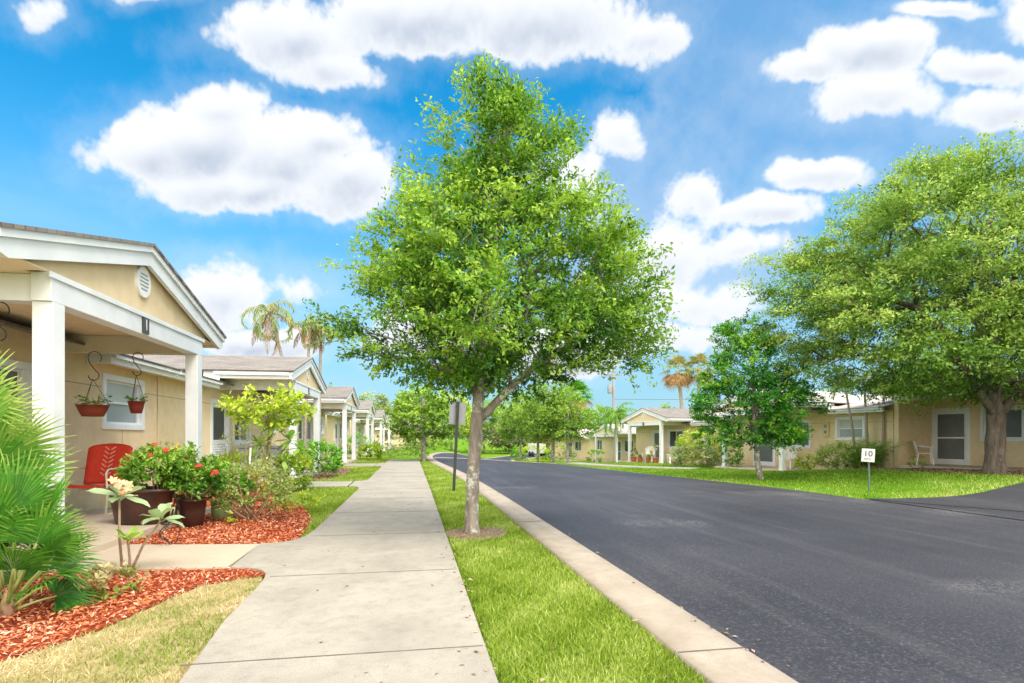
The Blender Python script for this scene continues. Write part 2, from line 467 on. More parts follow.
M['palmleaf'] = leafmat('palmetto_leaf', (.016, .10, .014), (.12, .34, .035), (.66, .74, .20), .34, .38)
M['palmdark'] = leafmat('areca_leaf', (.03, .14, .015), (.17, .44, .03), (.48, .70, .10), .35)
M['palmdry'] = leafmat('dry_palm_leaf', (.30, .16, .06), (.48, .31, .14), (.60, .48, .27), .25, .6, (1, .8, .5))
M['palmmix'] = leafmat('queen_palm_leaf', (.42, .26, .08), (.28, .36, .12), (.42, .54, .24), .3)
M['bigleaf'] = leafmat('plumeria_leaf', (.14, .34, .04), (.36, .60, .10), (.62, .76, .28), .35)
M['paleleaf'] = leafmat('pale_plumeria_leaf', (.18, .30, .12), (.38, .52, .28), (.60, .70, .45), .3)
M['grass'] = leafmat('grass_blade', (.12, .21, .014), (.33, .46, .045), (.68, .72, .28), .35, .6)
M['lawn'] = leafmat('lawn_blade', (.09, .20, .010), (.24, .42, .03), (.64, .62, .24), .35, .6)
M['drygrass'] = leafmat('dry_grass_blade', (.24, .32, .05), (.56, .47, .23), (.78, .68, .46), .3, .7, (1, .9, .6))
M['chip'] = leafmat('mulch_chip', (.34, .052, .016), (.74, .235, .085), (.92, .60, .44), .05, .8, (1, .6, .4))
M['brownchip'] = leafmat('brown_mulch_chip', (.10, .055, .035), (.32, .19, .13), (.55, .42, .32), .05, .85, (1, .8, .6))

# ground materials
def groundmat():
    m, nt, b = newmat('lawn_soil'); co = objco(nt)
    f = noise(nt, co, 1.1, 6, .65); g = noise(nt, co, 60, 3, .6)
    col = ramp(nt, f, [(.3, (.10, .24, .02)), (.5, (.16, .34, .025)), (.72, (.30, .40, .07))]).outputs[0]
    col = mixc(nt, col, (.05, .08, .015), ramp(nt, g, [(.35, (.6,) * 3), (.6, (0,) * 3)]).outputs[0])
    nt.links.new(col, b.inputs['Base Color']); b.inputs['Roughness'].default_value = 1; b.inputs['Specular IOR Level'].default_value = 0
    bump(nt, b, g, .6, .05); return m
M['ground'] = groundmat()
def asphalt():
    m, nt, b = newmat('asphalt'); co = objco(nt)
    f = noise(nt, co, .45, 5, .6); g = noise(nt, co, 48, 8, .85)
    mp = nt.nodes.new('ShaderNodeMapping'); mp.inputs['Scale'].default_value = (2.2, .12, 1); nt.links.new(co, mp.inputs[0])
    st = noise(nt, mp.outputs[0], 1.3, 5, .6)
    col = ramp(nt, f, [(.3, (.025, .025, .037)), (.7, (.054, .052, .068))]).outputs[0]
    col = mixc(nt, col, (.13, .128, .145), ramp(nt, st, [(.50, (0,) * 3), (.78, (.38,) * 3)]).outputs[0])
    col = mixc(nt, col, (.20, .20, .22), ramp(nt, g, [(.53, (0,) * 3), (.66, (.8,) * 3)]).outputs[0])
    col = mixc(nt, col, (.02, .02, .025), ramp(nt, g, [(.34, (.8,) * 3), (.47, (0,) * 3)]).outputs[0])
    # pale scuffs
    w = noise(nt, co, 5.5, 8, .75, 1.6); w2 = noise(nt, co, .42, 2, .5)
    sc = nt.nodes.new('ShaderNodeMath'); sc.operation = 'MULTIPLY'
    nt.links.new(ramp(nt, w, [(.475, (0,) * 3), (.50, (1,) * 3), (.525, (0,) * 3)]).outputs[0], sc.inputs[0])
    nt.links.new(ramp(nt, w2, [(.60, (0,) * 3), (.70, (.8,) * 3)]).outputs[0], sc.inputs[1])
    col = mixc(nt, col, (.34, .33, .33), sc.outputs[0])
    nt.links.new(col, b.inputs['Base Color']); b.inputs['Roughness'].default_value = .62; b.inputs['Specular IOR Level'].default_value = .38
    bump(nt, b, g, .55, .012); return m
M['asphalt'] = asphalt()
def concrete(name, a, c, d, stain, sc=1.):
    m, nt, b = newmat(name); co = objco(nt)
    f = noise(nt, co, 1.6 * sc, 9, .68, .3); g = noise(nt, co, 9 * sc, 8, .75); h = noise(nt, co, 140, 3, .7)
    col = ramp(nt, f, [(.28, c), (.62, a)]).outputs[0]
    col = mixc(nt, col, stain, ramp(nt, g, [(.50, (0,) * 3), (.72, (.55,) * 3)]).outputs[0])
    col = mixc(nt, col, d, ramp(nt, h, [(.36, (.6,) * 3), (.5, (0,) * 3)]).outputs[0])
    k = noise(nt, co, .55 * sc, 4, .6)
    col = mixc(nt, col, c, ramp(nt, k, [(.5, (0,) * 3), (.7, (.5,) * 3)]).outputs[0])
    nt.links.new(col, b.inputs['Base Color']); b.inputs['Roughness'].default_value = .85; b.inputs['Specular IOR Level'].default_value = .2
    bump(nt, b, h, .35, .004); return m
M['concrete'] = concrete('walk_concrete', (.43, .395, .345), (.315, .287, .25), (.17, .162, .15), (.205, .193, .178))
M['tanconcrete'] = concrete('tan_concrete', (.58, .49, .39), (.50, .41, .32), (.42, .34, .27), (.46, .37, .29))
M['kerb'] = concrete('kerb_concrete', (.46, .405, .345), (.33, .28, .23), (.26, .2, .15), (.33, .23, .155), 1.7)
M['mulchbase'] = mat('mulch_base', (.40, .065, .025), (.16, .02, .01), 30, 1, .8, 60)
M['sand'] = mat('bare_soil', (.40, .33, .25), (.24, .18, .13), 14, 1, .5, 60)
M['joint'] = mat('joint_dirt', (.17, .155, .14), (.10, .09, .08), 10, 1)
M['drybase'] = mat('dry_lawn_soil', (.46, .37, .20), (.30, .25, .10), 9, 1, .6, 60)
M['brownbase'] = mat('brown_mulch_base', (.28, .16, .10), (.14, .08, .05), 20, 1, .6)
def shingle():
    m, nt, b = newmat('roof_shingle'); co = nt.nodes.new('ShaderNodeTexCoord').outputs['UV']
    br = nt.nodes.new('ShaderNodeTexBrick'); nt.links.new(co, br.inputs['Vector'])
    br.inputs['Scale'].default_value = 1; br.inputs['Brick Width'].default_value = .33; br.inputs['Row Height'].default_value = .14; br.inputs['Mortar Size'].default_value = .008
    br.inputs['Color1'].default_value = (.27, .245, .23, 1); br.inputs['Color2'].default_value = (.185, .165, .158, 1); br.inputs['Mortar'].default_value = (.10, .085, .08, 1)
    f = noise(nt, co, 1.2, 5, .6); g = noise(nt, co, 50, 2, .6)
    col = mixc(nt, br.outputs[0], (.33, .30, .285), ramp(nt, f, [(.42, (0,) * 3), (.75, (.55,) * 3)]).outputs[0])
    col = mixc(nt, col, (.36, .335, .32), ramp(nt, g, [(.5, (0,) * 3), (.7, (.4,) * 3)]).outputs[0])
    nt.links.new(col, b.inputs['Base Color']); b.inputs['Roughness'].default_value = .9; b.inputs['Specular IOR Level'].default_value = .2
    bump(nt, b, br.outputs[0], .5, .01); return m
M['shingle'] = shingle()
def shingle_light():
    m = M['shingle'].copy(); m.name = 'bleached_shingle'
    for n in m.node_tree.nodes:
        if n.bl_idname == 'ShaderNodeTexBrick':
            n.inputs['Color1'].default_value = (.66, .58, .54, 1); n.inputs['Color2'].default_value = (.56, .49, .46, 1); n.inputs['Mortar'].default_value = (.42, .36, .33, 1)
        if n.bl_idname == 'ShaderNodeMix':
            n.inputs[7].default_value = (.78, .72, .70, 1)
    return m
M['shinglelight'] = shingle_light()

# ------------------------------------------------------------------ the ground, road, walks
def heightsheet(name, xs, ys, off, m):
    X, Y = np.meshgrid(xs, ys); Z = H(X, Y) + off
    V = np.stack([X, Y, Z], -1).reshape(-1, 3)
    nx, ny = len(xs), len(ys); i = np.arange(nx - 1); j = np.arange(ny - 1)
    J, I = np.meshgrid(j, i, indexing='ij'); a = (J * nx + I).ravel()
    return kind(npmesh(name, V, np.stack([a, a + 1, a + nx + 1, a + nx], 1), m, smooth=True), 'structure')
xs = np.concatenate([[-700, -300, -120, -60, -40], np.arange(-30, 40.1, .5), [45, 60, 90, 150, 320, 700]])
ys = np.concatenate([[-200, -60, -25], np.arange(-12, 90.1, 1.), [100, 115, 140, 200, 350, 800]])
heightsheet('ground', xs, ys, -.03, M['ground'])
def interp_curve(pts, n):
    P = np.array(pts, float); d = np.concatenate([[0], np.cumsum(np.linalg.norm(np.diff(P, axis=0), axis=1))])
    from math import isclose
    t = np.linspace(0, d[-1], n)
    # smooth: Catmull-like by cubic blending
    out = np.stack([np.interp(t, d, P[:, k]) for k in range(2)], 1)
    for _ in range(6):
        out[1:-1] = .25 * out[:-2] + .5 * out[1:-1] + .25 * out[2:]
    return out
LE = [(1.83, -14), (1.83, 12), (1.80, 15), (1.66, 20), (1.35, 25), (1.15, 30), (1.25, 37), (2.4, 45), (4.8, 56), (8.5, 67), (16, 84), (26, 100), (42, 118)]
RE = [(8.7, -14), (8.7, 9), (8.55, 15), (8.5, 22), (8.5, 30), (8.5, 40), (8.5, 48), (9.0, 53), (10.5, 60), (14.5, 68), (22, 80), (32, 94), (47, 112)]
le = interp_curve(LE, 120); re = interp_curve(RE, 120)
def ribbon(name, a, b, off, m, nx=14, thick=0.0, crown=0.):
    t = np.linspace(0, 1, nx)[None, :, None]
    P = a[:, None, :] * (1 - t) + b[:, None, :] * t
    Z = H(P[..., 0], P[..., 1]) + off + crown * (1 - (2 * t[..., 0] - 1) ** 2)
    V = np.concatenate([P, Z[..., None]], -1).reshape(-1, 3)
    n = len(a); J, I = np.meshgrid(np.arange(n - 1), np.arange(nx - 1), indexing='ij'); q = (J * nx + I).ravel()
    F = np.stack([q, q + 1, q + nx + 1, q + nx], 1)
    if thick:
        W = V.copy(); W[:, 2] -= thick; k = len(V); V = np.vstack([V, W])
        e0 = np.arange(n - 1) * nx; e1 = e0 + nx - 1
        F = np.vstack([F, np.stack([e0, e0 + nx, e0 + nx + k, e0 + k], 1), np.stack([e1 + nx, e1, e1 + k, e1 + nx + k], 1)])
        r0 = np.arange(nx - 1); r1 = r0 + (n - 1) * nx
        F = np.vstack([F, np.stack([r0 + 1, r0, r0 + k, r0 + 1 + k], 1), np.stack([r1, r1 + 1, r1 + 1 + k, r1 + k], 1)])
    return kind(npmesh(name, V, F, m, smooth=not thick), 'structure')
ribbon('road', le, re, -.012, M['asphalt'], crown=.012)
# side street turning off to the right, near side
a_ = np.array([(8.75, -14), (8.75, 9.0)]); 
ss = []
n_ = 60
xs_ = np.linspace(8.73, 44, n_)
top = np.interp(xs_, [8.7, 9.2, 10.1, 11.5, 14.2, 18, 25, 44], [9.75, 9.62, 9.62, 9.85, 10.7, 12.0, 14, 19])
bot = np.interp(xs_, [8.7, 12, 25, 44], [-12, 2, 4.5, 9])
ribbon('side_street', np.stack([xs_, bot], 1), np.stack([xs_, top], 1), -.006, M['asphalt'], nx=12)
seam = interp_curve([(8.72, 9.72), (8.95, 8.9), (9.5, 7.9), (10.2, 6.5), (11.4, 4.0)], 30)
ribbon('tar_seam', seam, seam + np.array([.05, .02]), -.001, mat('tar', (.018, .018, .022), None, 9, .5), nx=2)
# concrete kerb on the near side, following the road
nrm = np.gradient(le, axis=0); nrm = np.stack([-nrm[:, 1], nrm[:, 0]], 1); nrm /= np.linalg.norm(nrm, axis=1, keepdims=True)
ribbon('kerb', le + nrm * .40, le + nrm * .004, .022, M['kerb'], nx=4, thick=.12)
nrm2 = np.gradient(re, axis=0); nrm2 = np.stack([nrm2[:, 1], -nrm2[:, 0]], 1); nrm2 /= np.linalg.norm(nrm2, axis=1, keepdims=True)
kk = slice(62, 118)
ribbon('far_kerb', re[kk] + nrm2[kk] * .005, re[kk] + nrm2[kk] * .35, .10, M['kerb'], nx=3, thick=.2)
# pale valley gutter crossing the road
gx = np.linspace(1.25, 8.45, 20)
ribbon('gutter', np.stack([gx, np.full(20, 32.2)], 1), np.stack([gx, np.full(20, 32.95)], 1), .012, concrete('gutter_concrete', (.55, .49, .38), (.42, .37, .3), (.3, .27, .22), (.4, .33, .25)), nx=4)
# right-hand walk beside the road
rw = interp_curve([(9.8, 50), (9.8, 40), (9.9, 32), (10.2, 28.5), (11.4, 25.3), (12.7, 23.9)], 50)
nr3 = np.gradient(rw, axis=0); nr3 = np.stack([-nr3[:, 1], nr3[:, 0]], 1); nr3 /= np.linalg.norm(nr3, axis=1, keepdims=True)
ribbon('footpath', rw - nr3 * .55, rw + nr3 * .55, .03, M['concrete'], nx=5, thick=.1)

# main sidewalk with its branches: one flat slab outline (the ground is level here)
def slab(name, poly, top, m, thick=.10, parent=None):
    mb = MB(); mb.prism(poly, top - thick, top); o = mb.build(name, m, parent)
    b = o.modifiers.new('bevel', 'BEVEL'); b.width = .006; b.segments = 2; b.limit_method = 'ANGLE'
    return kind(o, 'structure') if parent is None else o
xr = lambda y: .41 + .0 * y
west = [(-1.10, 2.9), (-1.19, 3.9), (-1.20, 4.7), (-1.215, 5.0), (-1.25, 5.2), (-1.33, 5.35), (-1.45, 5.45), (-1.62, 5.50), (-1.66, 6.66), (-1.50, 6.68), (-1.38, 6.75), (-1.30, 6.88), (-1.25, 7.10), (-1.22, 7.6),
        (-1.20, 13.3), (-1.24, 13.7), (-1.33, 13.95), (-1.50, 14.1), (-1.50, 15.6), (-1.33, 15.7), (-1.24, 15.9), (-1.2, 16.3), (-1.2, 23.1), (-1.3, 23.6), (-1.5, 23.8), (-1.5, 26.0), (-1.3, 26.1), (-1.2, 26.5), (-1.2, 30.2)]
poly = [(xr(-6), -6.), (xr(2), 2.), (xr(14), 14.), (.36, 30.2)] + west[::-1] + [(-1.06, -6.)]
slab('sidewalk', poly, .022, M['concrete'])
jb = MB()
for y in (1.25, 3.17, 5.05, 7.03, 9.1, 11.1, 13.1, 15.1, 17.1, 19.1, 21.1, 23.1, 25.1, 27.1, 29.1):
    xl = -1.19 if not (5.2 < y < 6.7) else -1.62
    if y < 3: xl = -1.09
    if abs(y - 15.1) < .1 or abs(y - 25.1) < .1: xl = -1.48
    jb.box(xl + .01, .395, y - .007, y + .007, .0205, .0235)
jb.box(-1.53, -1.516, 14.12, 15.58, .0205, .0243)
kind(jb.build('sidewalk_joint', M['joint']), 'structure')
slab('porch_walk', [(-3.4, 5.60), (-2.9, 5.60), (-1.66, 5.512), (-1.66, 6.65), (-2.75, 6.80), (-3.0, 6.86), (-3.4, 6.86)], .018, M['tanconcrete'])
slab('porch_walk', [(-3.2, 14.32), (-1.53, 14.1), (-1.53, 15.58), (-3.2, 15.85)], .018, M['concrete'])
slab('porch_walk', [(-2.8, 24.0), (-1.53, 23.8), (-1.53, 26.0), (-2.8, 26.2)], .018, M['concrete'])
# planting beds
kj = MB()
for i in range(10, 74, 4):
    a, b_ = le[i] + nrm[i] * .398, le[i] + nrm[i] * .006; z = h1(*le[i]) + .0245
    kj.beam((a[0], a[1], z), (b_[0], b_[1], z), .012, .002)
kind(kj.build('kerb_joint', M['joint']), 'structure')
mulch1 = [(-9, 4.2), (-2.9, 2.6), (-2.35, 3.25), (-2.1, 3.6), (-1.92, 3.95), (-1.82, 4.45), (-1.70, 4.95), (-1.45, 5.15), (-1.26, 5.22), (-1.38, 5.42), (-1.62, 5.5), (-2.9, 5.6), (-9, 5.6)]
mulch2 = [(-3.2, 6.88), (-3.0, 6.88), (-2.75, 6.82), (-1.70, 6.68), (-1.42, 6.76), (-1.30, 7.0), (-1.36, 7.7), (-1.45, 8.6), (-1.62, 9.4), (-2.0, 10.6), (-2.6, 11.3), (-2.9, 13.0), (-4.9, 14.0), (-4.9, 9.65), (-3.2, 9.65)]
mulch3 = [(-4.9, 16.0), (-2.85, 16.0), (-2.25, 17.0), (-2.1, 20.0), (-2.2, 22.0), (-2.9, 23.3), (-4.9, 23.4)]
dry1 = [(-9, 1.0), (-1.08, 1.0), (-1.115, 3.0), (-1.205, 4.0), (-1.215, 4.9), (-1.28, 5.2)] + [(-1.45, 5.15), (-1.70, 4.95), (-1.82, 4.45), (-1.92, 3.95), (-2.1, 3.6), (-2.35, 3.25), (-2.9, 2.6), (-9, 4.2)]
def flat(name, poly, z, m):
    mb = MB(); mb.prism(poly, z - .03, z); return kind(mb.build(name, m), 'structure')
flat('mulch_bed', mulch1, .0, M['mulchbase']); flat('mulch_bed', mulch2, .0, M['mulchbase']); flat('mulch_bed', mulch3, -.006, M['brownbase'])
flat('dry_lawn', dry1, -.014, M['drybase'])
ring = [(.78 + .40 * math.cos(t) * (1 + .12 * math.sin(3 * t)), 7.05 + .47 * math.sin(t) * (1 + .15 * math.sin(2 * t + 1))) for t in np.linspace(0, 2 * PI, 24, endpoint=False)]
ring = [(max(x, .425), y) for x, y in ring]
flat('bare_soil', ring, -.008, M['sand'])

def inpoly(px, py, poly):
    px = np.asarray(px); py = np.asarray(py); r = np.zeros(len(px), bool); n = len(poly)
    for i in range(n):
        x0, y0 = poly[i]; x1, y1 = poly[(i + 1) % n]
        c = ((y0 > py) != (y1 > py)) & (px < (x1 - x0) * (py - y0) / (y1 - y0 + 1e-12) + x0)
        r ^= c
    return r
def blades(name, x, y, hgt, wid, tone, m, z0=-.03, lean=.5, rg=rng):
    n = len(x); a = rg.uniform(0, 2 * PI, n); s = np.stack([np.cos(a), np.sin(a), np.zeros(n)], 1)
    b = rg.uniform(0, 2 * PI, n); l = np.stack([np.cos(b), np.sin(b), np.zeros(n)], 1) * (np.abs(rg.normal(0, lean, n)) * hgt)[:, None]
    base = np.stack([x, y, H(x, y) + z0], 1); up = np.array([0, 0, 1.])
    p0 = base - s * (wid / 2)[:, None]; p1 = base + s * (wid / 2)[:, None]
    mid = base + up * (hgt * .6)[:, None] + l * .45
    p2 = mid + s * (wid * .38)[:, None]; p3 = mid - s * (wid * .38)[:, None]
    tip = base + up * hgt[:, None] * .97 + l * 1.15
    p4 = tip + s * (wid * .06)[:, None]; p5 = tip - s * (wid * .06)[:, None]
    V = np.stack([p0, p1, p2, p3, p4, p5], 1).reshape(-1, 3); k = np.arange(n)[:, None] * 6
    F = np.concatenate([k + np.array([0, 1, 2, 3]), k + np.array([3, 2, 4, 5])], 1).reshape(-1, 4)
    return kind(npmesh(name, V, F, m, tone=np.repeat(np.clip(tone, 0, 1), 2)), 'stuff')
def wob(x, y, s, k): return np.sin(x * s + k) * np.cos(y * s * .83 + k * 1.7) + .5 * np.sin(x * s * 2.3 - y * s * 1.9 + k)
# verge between walk and kerb
def sample(n, x0, x1, y0, y1, dens_pow):
    # denser near the camera
    u = rng.random(n); y = (y0 ** (1 - dens_pow) + u * (y1 ** (1 - dens_pow) - y0 ** (1 - dens_pow))) ** (1 / (1 - dens_pow)) if dens_pow != 1 else y0 * (y1 / y0) ** u
    return rng.uniform(x0, x1, n), y
x, y = sample(95000, .40, 1.46, 1.6, 30, 1.35)
kx = np.interp(y, le[:, 1], le[:, 0]) - .40
keep = (x < kx + .015 + rng.normal(0, .012, len(x))) & (x > .425 + rng.normal(0, .012, len(x))) & ~(inpoly(x, y, ring) & (rng.random(len(x)) < .94))
x = x[keep]; y = y[keep]
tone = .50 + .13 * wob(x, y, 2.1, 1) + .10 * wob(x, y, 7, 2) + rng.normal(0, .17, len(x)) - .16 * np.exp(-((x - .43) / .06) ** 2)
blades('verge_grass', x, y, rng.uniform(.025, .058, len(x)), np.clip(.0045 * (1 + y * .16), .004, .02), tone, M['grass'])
# dry patchy lawn in the foreground left
x, y = sample(34000, -4.2, -1.08, 2.2, 5.4, 1.2)
k = inpoly(x, y, dry1); x = x[k]; y = y[k]
tone = .62 + .16 * wob(x, y, 2.6, 5) + rng.normal(0, .22, len(x)) - .45 * sstep(.1, .8, wob(x, y, 3.3, 3)) - .3 * sstep(.2, .9, wob(x, y, 9, 1)) - .5 * np.exp(-((x + 1.2) / .28) ** 2) * (wob(x, y, 5, 4) > -.2)
blades('dry_grass', x, y, rng.uniform(.012, .038, len(x)), np.full(len(x), .006), tone, M['drygrass'], z0=-.012, lean=1.3)
# lawns along the left walk
x, y = sample(60000, -3.0, -1.2, 6.9, 34, 1.2)
k = ~(inpoly(x, y, mulch2) | (inpoly(x, y, mulch3) & (rng.random(len(x)) < .9))) & ~((y > 14.0) & (y < 15.7)) & ~((y > 23.7) & (y < 26.1)) & (x < -1.21 + rng.normal(0, .015, len(x)))
x = x[k]; y = y[k]
tone = .48 + .2 * wob(x, y, 1.3, 2) + rng.normal(0, .16, len(x))
blades('lawn_grass', x, y, rng.uniform(.03, .07, len(x)), .006 + .0009 * y, tone, M['grass'])
# lawns on the far side of the road
x = rng.uniform(8.5, 30, 110000); y = 9.5 + 46 * rng.random(110000) ** 1.5
ex = np.interp(y, re[:, 1], re[:, 0]); tl = np.interp(x, xs_, top)
bedR = [(15.2, 16.2), (15.0, 14.2), (15.3, 12.2), (19.5, 11.5), (19.0, 15.0), (18.0, 18.6), (16.6, 18.2), (15.9, 17.4)]
k = ~inpoly(x, y, bedR) & (x > ex + .03 + np.abs(rng.normal(0, .06, len(x)))) & ((y > tl + .03 + np.abs(rng.normal(0, .05, len(x)))) | (x < 8.7)) & (x < 18.6 - (y - 15) * .12)
fx = np.interp(y[::1], rw[::-1, 1], rw[::-1, 0]); k &= ~((y > 24) & (np.abs(x - fx) < .7))
x = x[k]; y = y[k]
edge = np.exp(-np.maximum(y - np.interp(x, xs_, top), 0) / .7)
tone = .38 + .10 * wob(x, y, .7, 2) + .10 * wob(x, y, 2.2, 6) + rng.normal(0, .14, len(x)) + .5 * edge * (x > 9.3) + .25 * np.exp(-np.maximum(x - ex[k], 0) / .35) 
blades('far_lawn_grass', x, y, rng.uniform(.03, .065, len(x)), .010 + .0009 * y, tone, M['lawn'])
# mulch chips
def chips(name, poly, n, m, z=.004, size=(.018, .05), dp=1.2, bias=0., ymax=None):
    px = [p[0] for p in poly]; py = [p[1] for p in poly]
    x, y = sample(n, max(min(px), -4.6), max(px), max(min(py), 2.2), ymax or max(py), dp)
    e = rng.normal(0, .035, (2, len(x)))
    k = inpoly(x + e[0], y + e[1], poly); x = x[k]; y = y[k]; n = len(x)
    L = rng.uniform(*size, n); a = rng.uniform(0, 2 * PI, n); p = rng.normal(0, .35, n)
    d = np.stack([np.cos(a) * np.cos(p), np.sin(a) * np.cos(p), np.sin(p)], 1)
    nr = unit(np.array([0, 0, 1.]) + rng.normal(0, .4, (n, 3)))
    V, F = leaves(np.stack([x, y, H(x, y) + z + rng.uniform(0, .022, n)], 1), L, L * rng.uniform(.22, .5, n), d, nr, 0)
    tone = .48 + bias + .1 * wob(x, y, 4, 2) + rng.normal(0, .24, n)
    return kind(npmesh(name, V, F, m, tone=np.clip(tone, 0, 1)), 'stuff')
chips('mulch_chips', mulch1, 26000, M['chip']); chips('mulch_chips', mulch2, 24000, M['chip'], dp=1.5, size=(.02, .055))
chips('mulch_chips', mulch3, 6000, M['brownchip'], size=(.03, .07))
chips('leaf_litter', ring, 2500, M['brownchip'], z=-.004, size=(.01, .03), bias=.15)
V_ = []
chips('mulch_chips', bedR, 9000, M['brownchip'], z=-.005, size=(.05, .11), dp=1.01, bias=-.05)
# ------------------------------------------------------------------ cottages
def roofmesh(name, quads, m, parent, thick=.035):
    """quads: (p0,p1,p2,p3), p0-p1 along the eave; uv in metres"""
    V = []; F = []; UV = []
    for q in quads:
        k = len(V); q = [Vector(p) for p in q]; e = (q[1] - q[0]).normalized()
        nn = e.cross(q[-1] - q[0]).normalized(); u = nn.cross(e)
        V += [tuple(p) for p in q]; F.append(list(range(k, k + len(q))))
        UV += [((p - q[0]).dot(e), (p - q[0]).dot(u)) for p in q]
    me = bpy.data.meshes.new(name); me.from_pydata(V, [], F); me.update()
    uv = me.uv_layers.new(name='uv')
    for i, l in enumerate(me.loops): uv.data[i].uv = UV[l.vertex_index]
    me.materials.append(m)
    o = bpy.data.objects.new(name, me); C.objects.link(o); o.parent = parent
    s = o.modifiers.new('solid', 'SOLIDIFY'); s.thickness = thick; s.offset = -1
    return o
def panel(mb, x0, x1, y0, y1, z0, z1, holes):
    """wall slab in the plane x0..x1 with rectangular holes (y0,y1,z0,z1)"""
    ys = sorted({y0, y1, *[h[0] for h in holes], *[h[1] for h in holes]}); ys = [y for y in ys if y0 <= y <= y1]
    for a, b in zip(ys[:-1], ys[1:]):
        hs = sorted([h for h in holes if h[0] < (a + b) / 2 < h[1]], key=lambda h: h[2])
        z = z0
        for h in hs:
            if h[2] > z: mb.box(x0, x1, a, b, z, h[2])
            z = h[3]
        if z < z1: mb.box(x0, x1, a, b, z, z1)
def window(parent, X, y0, y1, z0, z1, style='hung'):
    """white trimmed window in a wall whose outer face is at X; outer trim y0..y1, z0..z1"""
    t = .10; mb = MB()
    def frame(mb, a, b, c, d, w, xa, xb):
        mb.box(xa, xb, a, b, d - w, d); mb.box(xa, xb, a, b, c, c + w); mb.box(xa, xb, a, a + w, c + w, d - w); mb.box(xa, xb, b - w, b, c + w, d - w)
    frame(mb, y0, y1, z0, z1, t, X - .10, X + .03)
    f = mb.build('window', M['white'], parent, bevel=.006)
    s = MB(); a, b, c, d = y0 + t, y1 - t, z0 + t, z1 - t
    frame(s, a + .002, b - .002, c + .002, d - .002, .035, X - .09, X - .045)
    if style == 'hung': s.box(X - .085, X - .035, a + .037, b - .037, (c + d) / 2 - .02, (c + d) / 2 + .02)
    else: s.box(X - .085, X - .035, (a + b) / 2 - .02, (a + b) / 2 + .02, c + .037, d - .037)
    s.build('sash', M['white'], f)
    g = MB()
    if style == 'hung':
        g.box(X - .080, X - .072, a + .03, b - .03, (c + d) / 2 + .01, d - .03); g.build('pane', M['blind'], f)
        g = MB(); g.box(X - .080, X - .072, a + .03, b - .03, c + .03, (c + d) / 2 - .01); o = g.build('pane', M['blind2'], f)
    else:
        g.box(X - .080, X - .072, a + .03, (a + b) / 2 - .01, c + .03, d - .03); g.build('pane', M['darkglass'], f)
        g = MB(); g.box(X - .080, X - .072, (a + b) / 2 + .01, b - .03, c + .03, d - .03); g.build('pane', M['screen'], f)
    return f
M['blind2'] = mat('lower_pane', (.36, .41, .45), (.28, .33, .37), 1.3, .2, spec=.5)
def door(parent, X, y0, y1, zb, zt, style):
    mb = MB(); t = .13
    mb.box(X - .10, X + .03, y0, y0 + t, zb, zt - t); mb.box(X - .10, X + .03, y1 - t, y1, zb, zt - t); mb.box(X - .10, X + .03, y0, y1, zt - t, zt)
    f = mb.build('door_frame', M['white'], parent, bevel=.006)
    a, b, c, d = y0 + t + .005, y1 - t - .005, zb + .012, zt - t - .005
    w = .085; mid = c + (.98 if style == 'louvre' else .98)
    s = MB(); xa, xb = X - .075, X - .03
    s.box(xa, xb, a, a + w, c, d); s.box(xa, xb, b - w, b, c, d); s.box(xa, xb, a + w, b - w, d - w, d)
    s.box(xa, xb, a + w, b - w, c, c + (.2 if style != 'louvre' else .12)); s.box(xa, xb, a + w, b - w, mid - .03, mid + .03)
    dr = s.build('door', M['white'], parent)
    g = MB(); g.box(X - .06, X - .05, a + w, b - w, mid + .03, d - w)
    g.build('screen', M['darkscreen'] if style == 'louvre' else M['screen'], dr)
    if style == 'louvre':
        l = MB(); z = c + .15
        l.box(X - .064, X - .058, a + w, b - w, c + .12, mid - .03)
        while z < mid - .05:
            l.box(-.006, .006, a + w, b - w, -.035, .03, Matrix.Translation((X - .045, 0, z)) @ Matrix.Rotation(-.6, 4, 'Y')); z += .065
        l.build('louvre', M['plastic'], dr)
    else:
        g = MB(); g.box(X - .06, X - .05, a + w, b - w, c + .2, mid - .03); g.build('screen', M['screen'], dr)
    h = MB(); h.tube([(X - .03, b - .05, mid + .09), (X + .02, b - .05, mid + .09), (X + .02, b - .15, mid + .09)], .012, 6); h.build('handle', M['greymetal'], dr)
def plaque(parent, X, y, z, txt):
    mb = MB(); mb.box(X, X + .018, y - .075, y + .075, z - .10, z + .10); p = mb.build('number_plaque', M['plaque'], parent)
    Mx = Matrix.Translation((X + .021, y, z)) @ Matrix(((0, 0, 1, 0), (1, 0, 0, 0), (0, 1, 0, 0), (0, 0, 0, 1)))
    text_mesh(txt, .19, M['signwhite'], 'number', p, Mx)
    return p
def vent(parent, X, y, z, r=.17):
    v = MB(); Mx = Matrix.Translation((X, y, z)) @ Matrix.Rotation(PI / 2, 4, 'Y')
    n = 28
    v.prism([(r * 1.12 * math.cos(t), r * math.sin(t)) for t in np.linspace(0, 2 * PI, n, endpoint=False)], 0, .03, Mx)
    o = v.build('gable_vent', M['plastic'], parent)
    s = MB()
    for k in range(5):
        zz = -.095 + k * .045; w = math.sqrt(max(r * r * .62 - zz * zz, .001))
        s.box(X + .031, X + .034, y - w * .8, y + w * .8, z + zz - .008, z + zz + .008)
    s.build('vent_slot', M['greymetal'], o)
